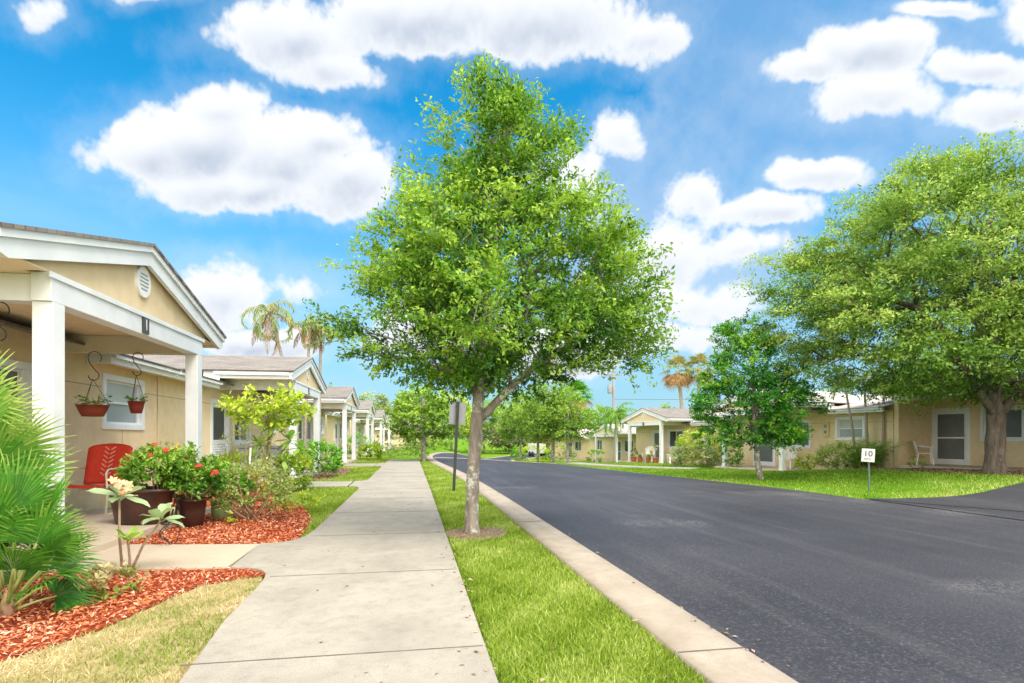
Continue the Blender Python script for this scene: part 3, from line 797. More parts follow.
def cottage(label, loc, rotz, group, number, dstyle='louvre', roofm='shingle', y0=-4.97, y1=4.97, win2=(2.98, 4.42), endwin=None, wstyle1='hung'):
    t = thing('cottage', label, 'cottage', loc, rotz, group)
    W = -1.92 if dstyle == 'louvre' else -2.1; B = -9.0; zt = 2.62; d0, d1 = -2.10, -.72; w1 = (-.38, 1.22)
    holes = [(d0 + .02, d1 - .02, .1, 2.2), (w1[0] + .02, w1[1] - .02, 1.0, 2.2), (win2[0] + .02, win2[1] - .02, 1.35, 2.27)]
    if endwin: holes.append((endwin[0] + .02, endwin[1] - .02, 1.1, 2.2))
    mb = MB(); panel(mb, W - .18, W, y0 + .18, y1 - .18, -.5, zt, holes)
    rz = lambda X: 2.66 + .2 * min(X + 1.55, -9.55 - X) * (1) if False else 2.60 + .2 * min(-1.55 - X, X + 9.55)
    gable = [(W, -.5), (W, rz(W)), (-5.55, rz(-5.55)), (B, rz(B)), (B, -.5)]
    Mx = Matrix(((1, 0, 0, 0), (0, 0, 1, 0), (0, 1, 0, 0), (0, 0, 0, 1)))
    mb.prism(gable, y0, y0 + .18, Mx); mb.prism(gable, y1 - .18, y1, Mx)
    mb.box(B, B + .18, y0 + .18, y1 - .18, -.5, zt); mb.box(W - .18, W - .001, -2.42, 2.42, zt, 2.71)
    mb.build('wall', M['stucco'], t)
    for a, b in ((y0 + .01, d0 - .01), (d1 + .01, w1[0] - .01), (w1[1] + .01, win2[0] - .01), (win2[1] + .01, y1 - .01)):
        j = MB(); j.box(W - .01, W + .0025, a, b, 2.045, 2.057); j.build('wall_joint', M['jointstucco'], t)
    j = MB(); j.box(W - .01, W + .0025, win2[0] + .65, win2[0] + .662, .1, 1.32); j.build('wall_joint', M['jointstucco'], t)
    if dstyle: door(t, W, d0, d1, .1, 2.2, dstyle)
    window(t, W, w1[0], w1[1], .98, 2.22, 'slide'); window(t, W, win2[0], win2[1], 1.33, 2.29)
    if endwin: window(t, W, endwin[0], endwin[1], 1.08, 2.22, 'slide')
    # porch
    f = MB(); f.box(W, .16, -2.45, 2.0, -.35, .095); f.build('porch_floor', M['tanconcrete'], t, bevel=.01)
    for y in (-1.65, 1.72):
        p = MB(); p.box(-.088, .088, y - .088, y + .088, .093, 2.448); o = p.build('post', M['white'], t, bevel=.006)
        q = MB(); q.box(-.102, .102, y - .102, y + .102, .0955, .20); q.build('post_base', M['white'], o)
    b = MB(); b.box(-.085, .085, -1.76, 1.83, 2.45, 2.715); b.box(.0855, .105, -1.80, 1.87, 2.66, 2.715); b.build('porch_beam', M['white'], t, bevel=.004)
    for y in (-1.65, 1.72):
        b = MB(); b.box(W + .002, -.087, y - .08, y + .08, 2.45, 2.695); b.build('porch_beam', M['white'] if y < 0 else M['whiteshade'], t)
    s = MB(); s.box(W + .003, -.088, -2.43, 2.43, 2.70, 2.718); s.build('porch_ceiling', M['soffit'], t)
    sl = .272; rid = 3.575
    zr = lambda y: rid - sl * abs(y)
    g = MB(); g.prism([(-2.38, 2.717), (2.38, 2.717), (0, zr(0) - .10)], 0, .05, Matrix(((0, 0, 1, .0), (1, 0, 0, 0), (0, 1, 0, 0), (0, 0, 0, 1)))); g.build('gable', M['stucco'], t)
    vent(t, .05, 0, 3.10)
    for sg in (-1, 1):
        r_ = MB(); e = 2.52
        poly = [(0, zr(0) - .035), (sg * e, zr(e) - .035), (sg * e, zr(e) - .215), (sg * (e - .12), zr(e) - .245), (0, zr(0) - .275)]
        if sg > 0: poly = poly[::-1]
        r_.prism(poly, .10, .15, Matrix(((0, 0, 1, 0), (1, 0, 0, 0), (0, 1, 0, 0), (0, 0, 0, 1))))
        poly = [(0, zr(0) - .033), (sg * (e + .01), zr(e) - .033), (sg * (e + .01), zr(e) - .11), (0, zr(0) - .11)]
        if sg > 0: poly = poly[::-1]
        r_.prism(poly, .152, .18, Matrix(((0, 0, 1, 0), (1, 0, 0, 0), (0, 1, 0, 0), (0, 0, 0, 1))))
        r_.build('bargeboard', M['white'], t)
        f = MB(); f.box(-1.95, .098, sg * 2.46 - .02, sg * 2.46 + .02, zr(2.46) - .235, zr(2.46) - .045); f.box(-1.7, .098, *sorted((sg * 2.482, sg * 2.54)), zr(2.52) - .13, zr(2.52) - .04); f.build('fascia', M['white'], t)
        s = MB(); s.box(-.087, .098, *sorted((sg * 1.85, sg * 2.435)), 2.699, 2.712); s.build('eave_soffit', M['soffit'], t)
    for a, b in ((y0, -2.53), (2.53, y1)):
        f = MB(); f.box(-1.60, -1.55, a, b, 2.40, 2.575); f.box(-1.548, -1.47, a, b, 2.49, 2.585); f.build('fascia', M['white'], t)
        s = MB(); s.box(W + .003, -1.602, a, b, 2.44, 2.455); s.build('eave_soffit', M['soffit'], t)
        e_ = b if b < 0 else a; s = MB(); s.box(W + .003, -1.552, e_ - .012, e_ + .012, 2.39, 2.72); s.build('eave_end', M['white'], t)
    q = [((-1.45, y0, rz(-1.45)), (-1.45, y1, rz(-1.45)), (-5.55, y1, rz(-5.55)), (-5.55, y0, rz(-5.55))), ((-9.6, y1, rz(-9.6)), (-9.6, y0, rz(-9.6)), (-5.55, y0, rz(-5.55)), (-5.55, y1, rz(-5.55)))]
    roofmesh('roof', q, M[roofm], t)
    e = 2.56
    q = [((-5.2, -e, zr(e)), (.20, -e, zr(e)), (.20, 0, rid), (-5.2, 0, rid)), ((.20, e, zr(e)), (-5.2, e, zr(e)), (-5.2, 0, rid), (.20, 0, rid))]
    roofmesh('porch_roof', q, M[roofm], t)
    plaque(t, .086, 0.0, 2.565, number)
    return t
M['whiteshade'] = mat('shaded_beam_white', (.66, .60, .50), (.60, .54, .45), 3, .6)  # white beam paint with shade put into its colour, for the far side beam
M['jointstucco'] = mat('stucco_joint', (.36, .26, .15), None, 9, .9)
gl = 'cottages in the left row'
ROWA = -R(1.15); rowx = lambda c: -3.46 + .02 * c   # the left row stands slightly skew to the walk
L1 = cottage('beige cottage nearest on the left, white porch with plaque 1 and palmetto in front', (rowx(7.6), 7.6, 0), ROWA, gl, '1')
for c, lab, num in ((17.6, 'second beige cottage on the left, behind the hedge and lime green shrub tree', '2'),
                    (27.6, 'third beige cottage on the left, with a thin palm trunk before its porch roof', '3'),
                    (38.0, 'fourth beige cottage on the left along the sidewalk, small in the distance', '4'),
                    (49.0, 'fifth beige cottage on the left, porch posts just short of the row end', '5'),
                    (60.0, 'sixth and farthest porch cottage in the left row', '6')):
    o = copy_tree(L1); o.location = (rowx(c), c, 0 if c < 45 else -.1); o['label'] = lab
    for p in o.children:
        if p.name.startswith('number_plaque'):
            for d in list(p.children): bpy.data.objects.remove(d)
            Mx = Matrix.Translation((.107, 0, 2.565)) @ Matrix(((0, 0, 1, 0), (1, 0, 0, 0), (0, 1, 0, 0), (0, 0, 0, 1)))
            text_mesh(num, .19, M['signwhite'], 'number', p, Mx)
A = R(10); RZ = PI + A
gr = 'cottages across the road'
def cottR(label, cx, cy, rot, z, num, **k):
    return cottage(label, (cx, cy, z), PI + R(rot), gr, num, dstyle='screen', **k)
M1 = cottR('beige cottage with meter box across the road, behind the small dark green tree', 14.6, 22.5, 10, -.27, '9', roofm='shinglelight', y1=4.84, win2=(2.42, 3.72))
M2 = cottR('cottage across the road with white gabled porch, terracotta pots and porch chairs', 14.6, 34.0, 12, -.52, '7', y0=-4.0, y1=6.2)
M3 = cottR('farther cottage across the road with a small gabled porch left of the potted one', 16.9, 47.8, 12, -1.22, '5', roofm='shinglelight', y0=-6.5, endwin=(-5.4, -4.0))
M4 = cottR('farthest cottage across the road, mostly behind the row of young trees', 16.5, 62.0, 15, -1.45, '3', roofm='shinglelight')
# end cottage with a recessed porch (behind the oak)
def end_cottage():
    ca, sa = math.cos(RZ), math.sin(RZ)
    lx, ly = -2.1, 4.86
    loc = (14.6 + lx * ca - ly * sa, 22.5 + lx * sa + ly * ca, .08)
    t = thing('cottage', 'end cottage behind the oak with recessed porch, grey screen door and white porch beam', 'cottage', loc, RZ, gr)
    zt = 2.62; D = -1.8; L = 9.0; B = -6.9
    mb = MB(); panel(mb, D - .18, D, .18, L - .18, -.5, zt, [(.14, 1.46, .1, 2.16), (1.82, 3.1, 1.0, 2.15)])
    Mx = Matrix(((1, 0, 0, 0), (0, 0, 1, 0), (0, 1, 0, 0), (0, 0, 0, 1)))
    rz = lambda X: 2.60 + .2 * min(.55 - X, X + 7.45)
    gb = [(0, -.5), (0, rz(0)), (-3.45, rz(-3.45)), (B, rz(B)), (B, -.5)]
    mb.prism(gb, .0, .18, Mx); mb.prism(gb, L - .18, L, Mx); mb.box(B, B + .18, .18, L - .18, -.5, zt)
    mb.build('wall', M['stucco'], t)
    door(t, D, .12, 1.48, .1, 2.18, 'screen'); window(t, D, 1.8, 3.12, .98, 2.17, 'slide')
    f = MB(); f.box(D, .12, .19, 5.4, -.4, .115); f.build('porch_floor', M['tanconcrete'], t, bevel=.01)
    p = MB(); p.box(-.1, .1, 3.25, 3.45, .116, 2.448); p.build('post', M['white'], t, bevel=.006)
    b = MB(); b.box(-.08, .09, -.02, 3.55, 2.45, 2.69); b.box(.091, .115, -.05, 3.58, 2.62, 2.69); b.build('porch_beam', M['white'], t)
    s = MB(); s.box(D + .003, -.082, .182, L - .2, 2.60, 2.615); s.build('porch_ceiling', M['soffit'], t)
    c0 = 1.75; sl = .27; rid = 3.5; zr = lambda y: rid - sl * abs(y - c0)
    YZ = Matrix(((0, 0, 1, 0), (1, 0, 0, 0), (0, 1, 0, 0), (0, 0, 0, 1)))
    g = MB(); g.prism([(c0 - 2.3, 2.692), (c0 + 2.3, 2.692), (c0, rid - .10)], .0, .06, YZ); g.build('gable', M['stucco'], t)
    for sg in (-1, 1):
        r_ = MB(); e = 2.5
        poly = [(c0, rid - .035), (c0 + sg * e, zr(c0 + e) - .035), (c0 + sg * e, zr(c0 + e) - .2), (c0, rid - .23)]
        if sg > 0: poly = poly[::-1]
        r_.prism(poly, .12, .17, YZ); r_.build('bargeboard', M['white'], t)
    for a, b in ((4.28, L),):
        f = MB(); f.box(.40, .45, a, b, 2.40, 2.575); f.box(.452, .53, a, b, 2.49, 2.585); f.build('fascia', M['white'], t)
        s = MB(); s.box(-.07, .398, a, b, 2.44, 2.455); s.build('eave_soffit', M['soffit'], t)
    roofmesh('roof', [((.55, .2, rz(.55)), (.55, L, rz(.55)), (-3.45, L, rz(-3.45)), (-3.45, .2, rz(-3.45))), ((-7.5, L, rz(-7.5)), (-7.5, .0, rz(-7.5)), (-3.45, .0, rz(-3.45)), (-3.45, L, rz(-3.45)))], M['shinglelight'], t)
    e = 2.53
    roofmesh('porch_roof', [((-4, c0 - e, zr(c0 + e)), (.2, c0 - e, zr(c0 + e)), (.2, c0, rid), (-4, c0, rid)), ((.2, c0 + e, zr(c0 + e)), (-4, c0 + e, zr(c0 + e)), (-4, c0, rid), (.2, c0, rid))], M['shinglelight'], t)
    plaque(t, .092, c0 - .1, 2.54, '8')
    return t
RE_ = end_cottage()
def local(o_, p):   # cottage-local point -> world
    l = o_.location; a = o_.rotation_euler.z
    return (l.x + p[0] * math.cos(a) - p[1] * math.sin(a), l.y + p[0] * math.sin(a) + p[1] * math.cos(a), l.z + p[2])
# low building closing the row at the far end of the walk
t = thing('bungalow', 'low beige building closing the far end of the sidewalk', 'bungalow', (-4.0, 70, -.3))
mb = MB(); mb.box(-6, 5.0, 0, 6, -.5, 2.6); mb.build('wall', M['stucco'], t)
roofmesh('roof', [((-6.5, -.5, 2.55), (5.5, -.5, 2.55), (5.5, 3, 3.5), (-6.5, 3, 3.5)), ((5.5, 6.5, 2.55), (-6.5, 6.5, 2.55), (-6.5, 3, 3.5), (5.5, 3, 3.5))], M['shingle'], t)
mb = MB(); mb.box(-6.5, 5.5, -.55, -.48, 2.36, 2.56); mb.build('fascia', M['white'], t)
tm = Matrix.Rotation(-PI / 2, 4, 'Z')
# ------------------------------------------------------------------ things on the houses
def meter_box():
    p = local(M1, (-2.1, 2.02, 1.78))
    t = thing('meter_box', 'cream coloured utility meter box on the wall between two windows', 'meter box', (p[0], p[1], p[2] - .3), RZ)
    mb = MB(); mb.box(.002, .10, -.13, .13, 0, .62); mb.build('case', M['cream'], t, bevel=.02)
    for z in (.2, .44):
        v = MB(); v.lathe([(.065, 0), (.065, .02), (.05, .035), (.02, .04)], 16); v.v = [(.10 + q[2], q[0], q[1] + z) for q in v.v]; v.build('dial', M['greymetal'], t)
meter_box()
def s_hook(x, y, ztop, hgt, label, parent=None):
    t = thing('plant_hook', label, 'hook', (x, y, ztop))
    pts = []
    r = hgt * .21
    for a in np.linspace(-40, 190, 14): pts.append((r * math.cos(R(a)), 0, -r + r * math.sin(R(a))))
    x0 = pts[-1]
    pts += [(-r * .75, 0, -r * 1.9), (r * .1, 0, -hgt * .66)]
    rb = hgt * .17
    for a in np.linspace(60, -180, 12): pts.append((rb * math.cos(R(a)) - rb * .2, 0, -hgt + rb + rb * math.sin(R(a))))
    mb = MB(); mb.tube([(p[0] + r * .3, p[1], p[2]) for p in pts], .006, 6); mb.build('rod', M['blackmetal'], t)
    return t
s_hook(-4.60, 9.21, 2.45, .42, 'black S hook over the terracotta hanging bowl'); s_hook(-4.02, 9.21, 2.45, .34, 'black S hook over the small maroon hanging pot')
s_hook(-3.78, 5.98, 2.45, .36, 'large black S hook left of the nearest porch post')
def hanging(x, y, ztop, zb, w, h, m, label, nl, seed, trail):
    t = thing('hanging_planter', label, 'hanging planter', (x, y, zb))
    mb = MB(); mb.lathe([(w * .33, 0), (w * .44, h * .5), (w * .5, h * .9), (w * .53, h * .9), (w * .53, h), (w * .46, h), (w * .43, h * .85)], 24, sy=.7); mb.build('bowl', m, t)
    s = MB(); s.lathe([(w * .44, h * .8), (.001, h * .84)], 20, sy=.7); s.build('soil', M['soil'], t)
    for a in (.4, 2.5, 4.6):
        q = MB(); q.tube([(w * .5 * math.cos(a), w * .35 * math.sin(a), h), (0, 0, ztop - zb)], .0035, 5); q.build('wire', M['blackmetal'], t)
    rg = np.random.default_rng(seed); k = nl
    a = rg.uniform(0, 2 * PI, k); l = rg.uniform(.05, trail, k)
    d = np.stack([np.cos(a), np.sin(a) * .7, rg.uniform(-.2, .6, k)], 1)
    V, F = leaves(d * l[:, None] + np.array([0, 0, h + .02]), np.full(k, .07) * rg.uniform(.7, 1.3, k), np.full(k, .03), unit(d + rg.normal(0, .3, (k, 3))), np.array([0, 0, 1.]) + rg.normal(0, .4, (k, 3)), .1)
    npmesh('plant', V, F, M['shrubleaf'], t, tone=np.clip(rg.normal(.55, .2, k), 0, 1))
hanging(-4.60, 9.21, 2.05, 1.50, .42, .17, M['terrabowl'] if 'terrabowl' in M else M['terracotta'], 'wide terracotta bowl hanging from the porch beam with trailing green plant', 90, 3, .26)
hanging(-4.02, 9.21, 2.12, 1.55, .22, .18, M['maroonpot'], 'small maroon pot hanging in front of the wall window', 40, 4, .16)

# ------------------------------------------------------------------ furniture and pots
def red_chair():
    t = thing('porch_chair', 'red metal porch chair with slotted back against the cottage wall', 'chair', (-4.40, 8.95, .12), R(-6))
    # faces -y ; back is a curved shell
    mb = MB(); n = 9; m_ = 10
    V = []
    for j in range(m_):
        f = j / (m_ - 1); w = .27 + .05 * f - (.06 * max(0, f - .88) / .12); z = .40 + .58 * f; y = .16 + .20 * f
        for i in range(n):
            u = i / (n - 1) * 2 - 1; V.append((u * w, y - .05 * u * u, z - (.03 * u * u if j == m_ - 1 else 0)))
    F = [(j * n + i, j * n + i + 1, (j + 1) * n + i + 1, (j + 1) * n + i) for j in range(m_ - 1) for i in range(n - 1)]
    mb.add(V, F, True); o = mb.build('backrest', M['red'], t); s = o.modifiers.new('solid', 'SOLIDIFY'); s.thickness = .018; s.offset = 1
    sl = MB()
    for k in range(7):
        z = .52 + k * .062; y = .16 + .20 * (z - .40) / .58 - .024
        for sg in (-1, 1):
            sl.beam((sg * .012 - .02, y, z), (sg * .075 - .02, y + .012, z + .045), .004, .012)
    sl.build('back_slot', M['redlight'], t)
    mb = MB(); V = []; n = 9; m_ = 8
    for j in range(m_):
        f = j / (m_ - 1); y = .20 - .50 * f; z = .38 + .05 * f - .03 * math.sin(f * PI) - (.04 if j == m_ - 1 else 0)
        for i in range(n):
            u = i / (n - 1) * 2 - 1; V.append((u * .26, y, z + .02 * u * u))
    F = [(j * n + i, (j + 1) * n + i, (j + 1) * n + i + 1, j * n + i + 1) for j in range(m_ - 1) for i in range(n - 1)]
    mb.add(V, F, True); o = mb.build('seat', M['red'], t); s = o.modifiers.new('solid', 'SOLIDIFY'); s.thickness = .018
    for sg in (-1, 1):
        a = MB(); a.tube([(sg * .30, .30, .62), (sg * .31, .05, .64), (sg * .31, -.28, .63), (sg * .31, -.33, .58), (sg * .31, -.30, .30), (sg * .31, -.34, .02), (sg * .31, -.25, .012), (sg * .30, .30, .012)], .013, 8)
        a.build('arm_frame', M['creamplastic'], t)
    c = MB(); c.tube([(-.31, .05, .33), (.31, .05, .33)], .012, 6); c.tube([(-.31, .05, .33), (-.31, .2, .02)], .012, 6); c.tube([(.31, .05, .33), (.31, .2, .02)], .012, 6); c.build('seat_frame', M['creamplastic'], t)
red_chair()
def pot(name, label, x, y, z, rt, rb, h, m, sx=1., rot=0, cat='pot', group=None):
    t = thing(name, label, cat, (x, y, z), rot, group)
    mb = MB(); mb.lathe([(rb, 0), (rb + (rt - rb) * .5, h * .5), (rt * .96, h * .9), (rt * 1.05, h * .905), (rt * 1.05, h), (rt * .95, h), (rt * .92, h * .88)], 28, sx=sx); mb.build('bowl', m, t)
    s = MB(); s.lathe([(rt * .925, h * .86), (.001, h * .9)], 20, sx=sx); s.build('soil', M['soil'], t)
    return t
pot('planter', 'large oval brown planter on the porch edge before the red chair', -3.42, 7.98, .095, .27, .21, .45, M['pot'], 1.5, R(-12), 'planter')
pot('flower_pot', 'tall round brown pot beside the porch post', -2.90, 8.22, .0, .175, .125, .38, M['pot'])
pot('flower_pot', 'pale green pot behind the mulch at the foot of the porch post', -2.78, 9.0, .0, .15, .13, .27, M['greenpot'])
# plants in them
shrub('potted_plant', 'leafy plant with red blooms filling the oval brown planter', 'plant', (-3.24, 7.98, .47), (.74, .62, .55), 110, 28, .065, M['shrubleaf'], M['twig'], 21, stems=6, flowers=(M['redflower'], 6, .05), rotz=R(-12))
shrub('potted_plant', 'dark leafed plant with red blooms in the tall round brown pot', 'plant', (-2.90, 8.22, .36), (.66, .6, .62), 80, 26, .068, M['shrubleaf'], M['twig'], 22, stems=4, flowers=(M['redflower'], 4, .055), tone0=.4)
shrub('croton', 'bronze tipped plant standing up behind the oval planter', 'plant', (-3.16, 8.4, .1), (.4, .35, 1.0), 34, 18, .10, M['crotonleaf'], M['twig'], 23, stems=5, flowers=(M['coral'], 4, .03))
shrub('potted_plant', 'bushy green plant in the pale green pot', 'plant', (-2.78, 9.0, .25), (.72, .65, .55), 64, 26, .06, M['glossleaf'], M['twig'], 24, stems=4)
# iron plant stand
t = thing('plant_stand', 'small scrolled black iron stand on the porch walk', 'plant stand', (-2.62, 6.75, .02))
for k in range(3):
    a = k * 2.1 + .4; mb = MB(); pts = []
    for s in np.linspace(0, 1, 22):
        r_ = .03 + .09 * math.sin(s * PI) * (1 if s < .7 else .8); pts.append(((r_ * math.cos(a)) + .02 * math.cos(6 * s), r_ * math.sin(a) + .02 * math.sin(9 * s), .24 * (1 - s) + .006))
    mb.tube(pts, .006, 6); mb.build('leg', M['blackmetal'], t)
mb = MB(); mb.tube([(.08 * math.cos(q), .08 * math.sin(q), .235) for q in np.linspace(0, 2 * PI, 20)], .006, 6); mb.build('ring', M['blackmetal'], t)
# grey storage box on the second porch
t = thing('storage_box', 'grey storage box on the second porch behind the hedge', 'storage box', (-4.15, 16.7, .095))
mb = MB(); mb.box(-.5, .5, -.3, .3, .04, .80); mb.build('body', M['greymetal'], t, bevel=.015)
mb = MB(); mb.box(-.53, .53, -.33, .33, .803, .86); mb.build('lid', M['greymetal'], t, bevel=.01)
for sx in (-.42, .42):
    for sy in (-.24, .24):
        mb = MB(); mb.box(sx - .04, sx + .04, sy - .04, sy + .04, 0, .039); mb.build('foot', M['blackmetal'], t)
# stake
t = thing('garden_stake', 'thin white pipe stake leaning in the hedge by the lime shrub', 'stake', (-3.12, 11.6, 0))
mb = MB(); mb.tube([(0, 0, -.05), (.06, 0, 1.02)], .016, 8); mb.build('pipe', M['pvc'], t)
mb = MB(); mb.tube([(.058, 0, 1.0), (.062, 0, 1.06)], .021, 8); mb.build('cap', M['greymetal'], t)

def plastic_chair(label, p, rot, group=None):
    t = thing('plastic_chair', label, 'chair', p, rot, group)   # faces +x
    W = M['plastic']
    for sy in (-1, 1):
        for sx in (-1, 1):
            mb = MB(); mb.beam((sx * .20 + sx * .05, sy * .25, 0), (sx * .19, sy * .22, .42), .045, .03, (1, 0, 0)); mb.build('leg', W, t)
        a = MB(); a.tube([(.22, sy * .245, .42), (.24, sy * .27, .55), (.20, sy * .27, .64), (.0, sy * .27, .655), (-.20, sy * .25, .68)], .022, 8); a.build('armrest', W, t)
    s = MB(); s.prism([(-.22, -.21), (.22, -.24), (.25, -.15), (.25, .15), (.22, .24), (-.22, .21)], .40, .43); s.build('seat', W, t, bevel=.01)
    b = MB()
    for k in range(7):
        y = -.18 + k * .06; b.beam((-.21, y * .95, .43), (-.32, y * 1.1, .82), .04, .012, (1, 0, 0))
    b.tube([(-.22, -.23, .43), (-.27, -.25, .68), (-.325, -.21, .83), (-.34, 0, .87), (-.325, .21, .83), (-.27, .25, .68), (-.22, .23, .43)], .022, 8); b.build('backrest', W, t)
    return t
p = local(RE_, (-.7, .62, .116)); plastic_chair('white plastic armchair on the recessed porch behind the oak', p, -R(40))
p = local(M1, (-1.3, .75, .096)); plastic_chair('white plastic armchair beside the white post, under the cottage window', p, R(205))
def fan_chair(label, p, rot, group):
    t = thing('porch_chair', label, 'chair', p, rot, group)
    W = M['plastic']
    b = MB()
    for k in range(9):
        u = (k - 4) / 4; b.beam((-.18, u * .20, .33), (-.55, u * .37, 1.02 - .13 * u * u), .065, .016, (1, 0, 0))
    b.beam((-.33, -.33, .62), (-.33, .33, .62), .02, .05); b.build('backrest', W, t)
    s = MB()
    for k in range(6): s.beam((-.18 + k * .09, -.27, .33 + k * .014), (-.18 + k * .09, .27, .33 + k * .014), .08, .018)
    s.build('seat', W, t)
    for sy in (-1, 1):
        a = MB(); a.beam((.32, sy * .36, .55), (-.42, sy * .36, .53), .13, .02); a.build('armrest', W, t)
        for x0, x1 in ((.28, .28), (-.30, -.38)):
            l = MB(); l.beam((x1, sy * .31, 0), (x0, sy * .31, .54), .09, .025, (1, 0, 0)); l.build('leg', W, t)
    return t
p = local(M2, (-.55, -.35, .096)); fan_chair('white slatted porch chair behind the terracotta pots', p, M2.rotation_euler.z + R(35), 'white slatted porch chairs')
p = local(M2, (-.75, 1.95, .096)); fan_chair('white slatted porch chair at the porch end before the screen door', p, M2.rotation_euler.z - R(115), 'white slatted porch chairs')
gp = 'terracotta pots on the porch edge'
for k, (ly, lab, lm, dims, r) in enumerate(((-1.35, 'terracotta pot nearest the left porch post, with a spiky green plant', 'greyleaf', (.45, .45, .6), .20),
                                     (-.45, 'low terracotta pot second from the left porch post, almost bare', 'greyleaf', (.22, .22, .2), .17),
                                     (.45, 'terracotta pot third from the left porch post, with a small sprig', 'oliveleaf', (.25, .25, .25), .18),
                                     (1.2, 'terracotta pot beside the right porch post, under the yellow croton', 'crotonleaf', (.6, .6, .9), .20))):
    p = local(M2, (.02 if k else -.1, ly, .096)); pot('flower_pot', lab, *p, r, r * .7, .32 if k != 1 else .28, M['terracotta'], group=gp)
    shrub('potted_plant', ['spiky grey green plant in the leftmost terracotta pot', 'tiny seedling in the low terracotta pot', 'small olive sprig in the third terracotta pot', 'tall yellow croton in the terracotta pot by the right post'][k], 'plant', (p[0], p[1], p[2] + .28), dims, 14, 12, .12, M[lm], M['twig'], 60 + k, stems=3, tone0=.6)

M['greenmetal'] = mat('green_post_metal', (.12, .17, .14), (.08, .11, .09), 20, .5)
# ------------------------------------------------------------------ signs and pole
t = thing('speed_sign', 'small white sign reading 10 on a thin grey post at the lawn edge', 'sign', (9.98, 10.95, h1(9.98, 10.95) - .03), R(2))
mb = MB(); mb.beam((0, 0, -.2), (-.02, 0, .98), .035, .02, (0, 1, 0)); mb.build('post', M['greenmetal'], t)
ang = math.atan2(-10.95, -9.98) + PI / 2
Ms = Matrix.Translation((-.03, 0, .82)) @ Matrix.Rotation(ang - R(4), 4, 'Z') @ Matrix.Rotation(R(3), 4, 'Y') @ Matrix.Scale(.83, 4)
mb = MB(); mb.box(-.15, .15, -.03, -.018, -.17, .18, Ms); pl = mb.build('plate', M['signwhite'], t, bevel=.003)
XZ = Matrix(((1, 0, 0, 0), (0, 0, -1, 0), (0, 1, 0, 0), (0, 0, 0, 1)))
text_mesh('10', .21, M['ink'], 'lettering', pl, Ms @ Matrix.Translation((.0, -.0335, .045)) @ XZ)
text_mesh('M.P.H.', .062, M['ink'], 'lettering', pl, Ms @ Matrix.Translation((.0, -.0335, -.095)) @ XZ)
t = thing('road_sign', 'back of a grey road sign on a leaning dark post behind the verge tree', 'sign', (.90, 12.59, -.03))
mb = MB(); mb.beam((0, 0, -.2), (.11, 0, 2.02), .062, .045, (0, 1, 0)); mb.build('post', M['darkmetal'], t)
Ms = Matrix.Translation((.10, .03, 1.76)) @ Matrix.Rotation(R(3), 4, 'Y')
mb = MB(); mb.box(-.18, .18, 0, .006, -.25, .25, Ms); mb.build('plate', M['greysign'] if 'greysign' in M else M['greymetal'], t)
t = thing('utility_pole', 'tall grey utility pole rising behind the potted porch cottage', 'utility pole', (21.0, 57.0, -1.4))
mb = MB(); mb.tube([(0, 0, -1), (0, 0, 9.9)], [.17, .12], 10); mb.build('pole', M['wood'], t)
mb = MB(); mb.lathe([(.22, 0), (.25, .1), (.25, .8), (.2, .9)], 14, c=(-.45, -.1, 7.2)); mb.build('transformer', M['greymetal'], t)
mb = MB(); mb.box(-.9, .9, -.06, .06, 9.1, 9.25); mb.build('crossarm', M['wood'], t)
mb = MB(); mb.tube([(0, 0, 6.6) if i == 0 else (i * 4., -i * .8, 6.6 - .35 * math.sin(i / 8 * PI) + i * .1) for i in range(9)], .02, 4); mb.build('cable', M['blackmetal'], t)
t = thing('utility_trailer', 'plain white box trailer parked beyond the young trees', 'trailer', (16.7, 75.0, h1(15.9, 75)), R(100))
mb = MB(); mb.box(-1.3, 1.3, -.8, .8, .45, 1.75); mb.build('body', M['signwhite'], t, bevel=.05)
for sx in (-.5, .5):
    for sy in (-.82, .82):
        w = MB(); w.lathe([(.33, -.1), (.35, -.05), (.35, .05), (.33, .1)], 18); w.v = [(q[0] + sx, q[2] + sy, q[1] + .35) for q in w.v]; w.build('wheel', M['ink'], t)
mb = MB(); mb.beam((1.3, 0, .5), (2.3, 0, .45), .1, .08); mb.build('hitch', M['greymetal'], t)
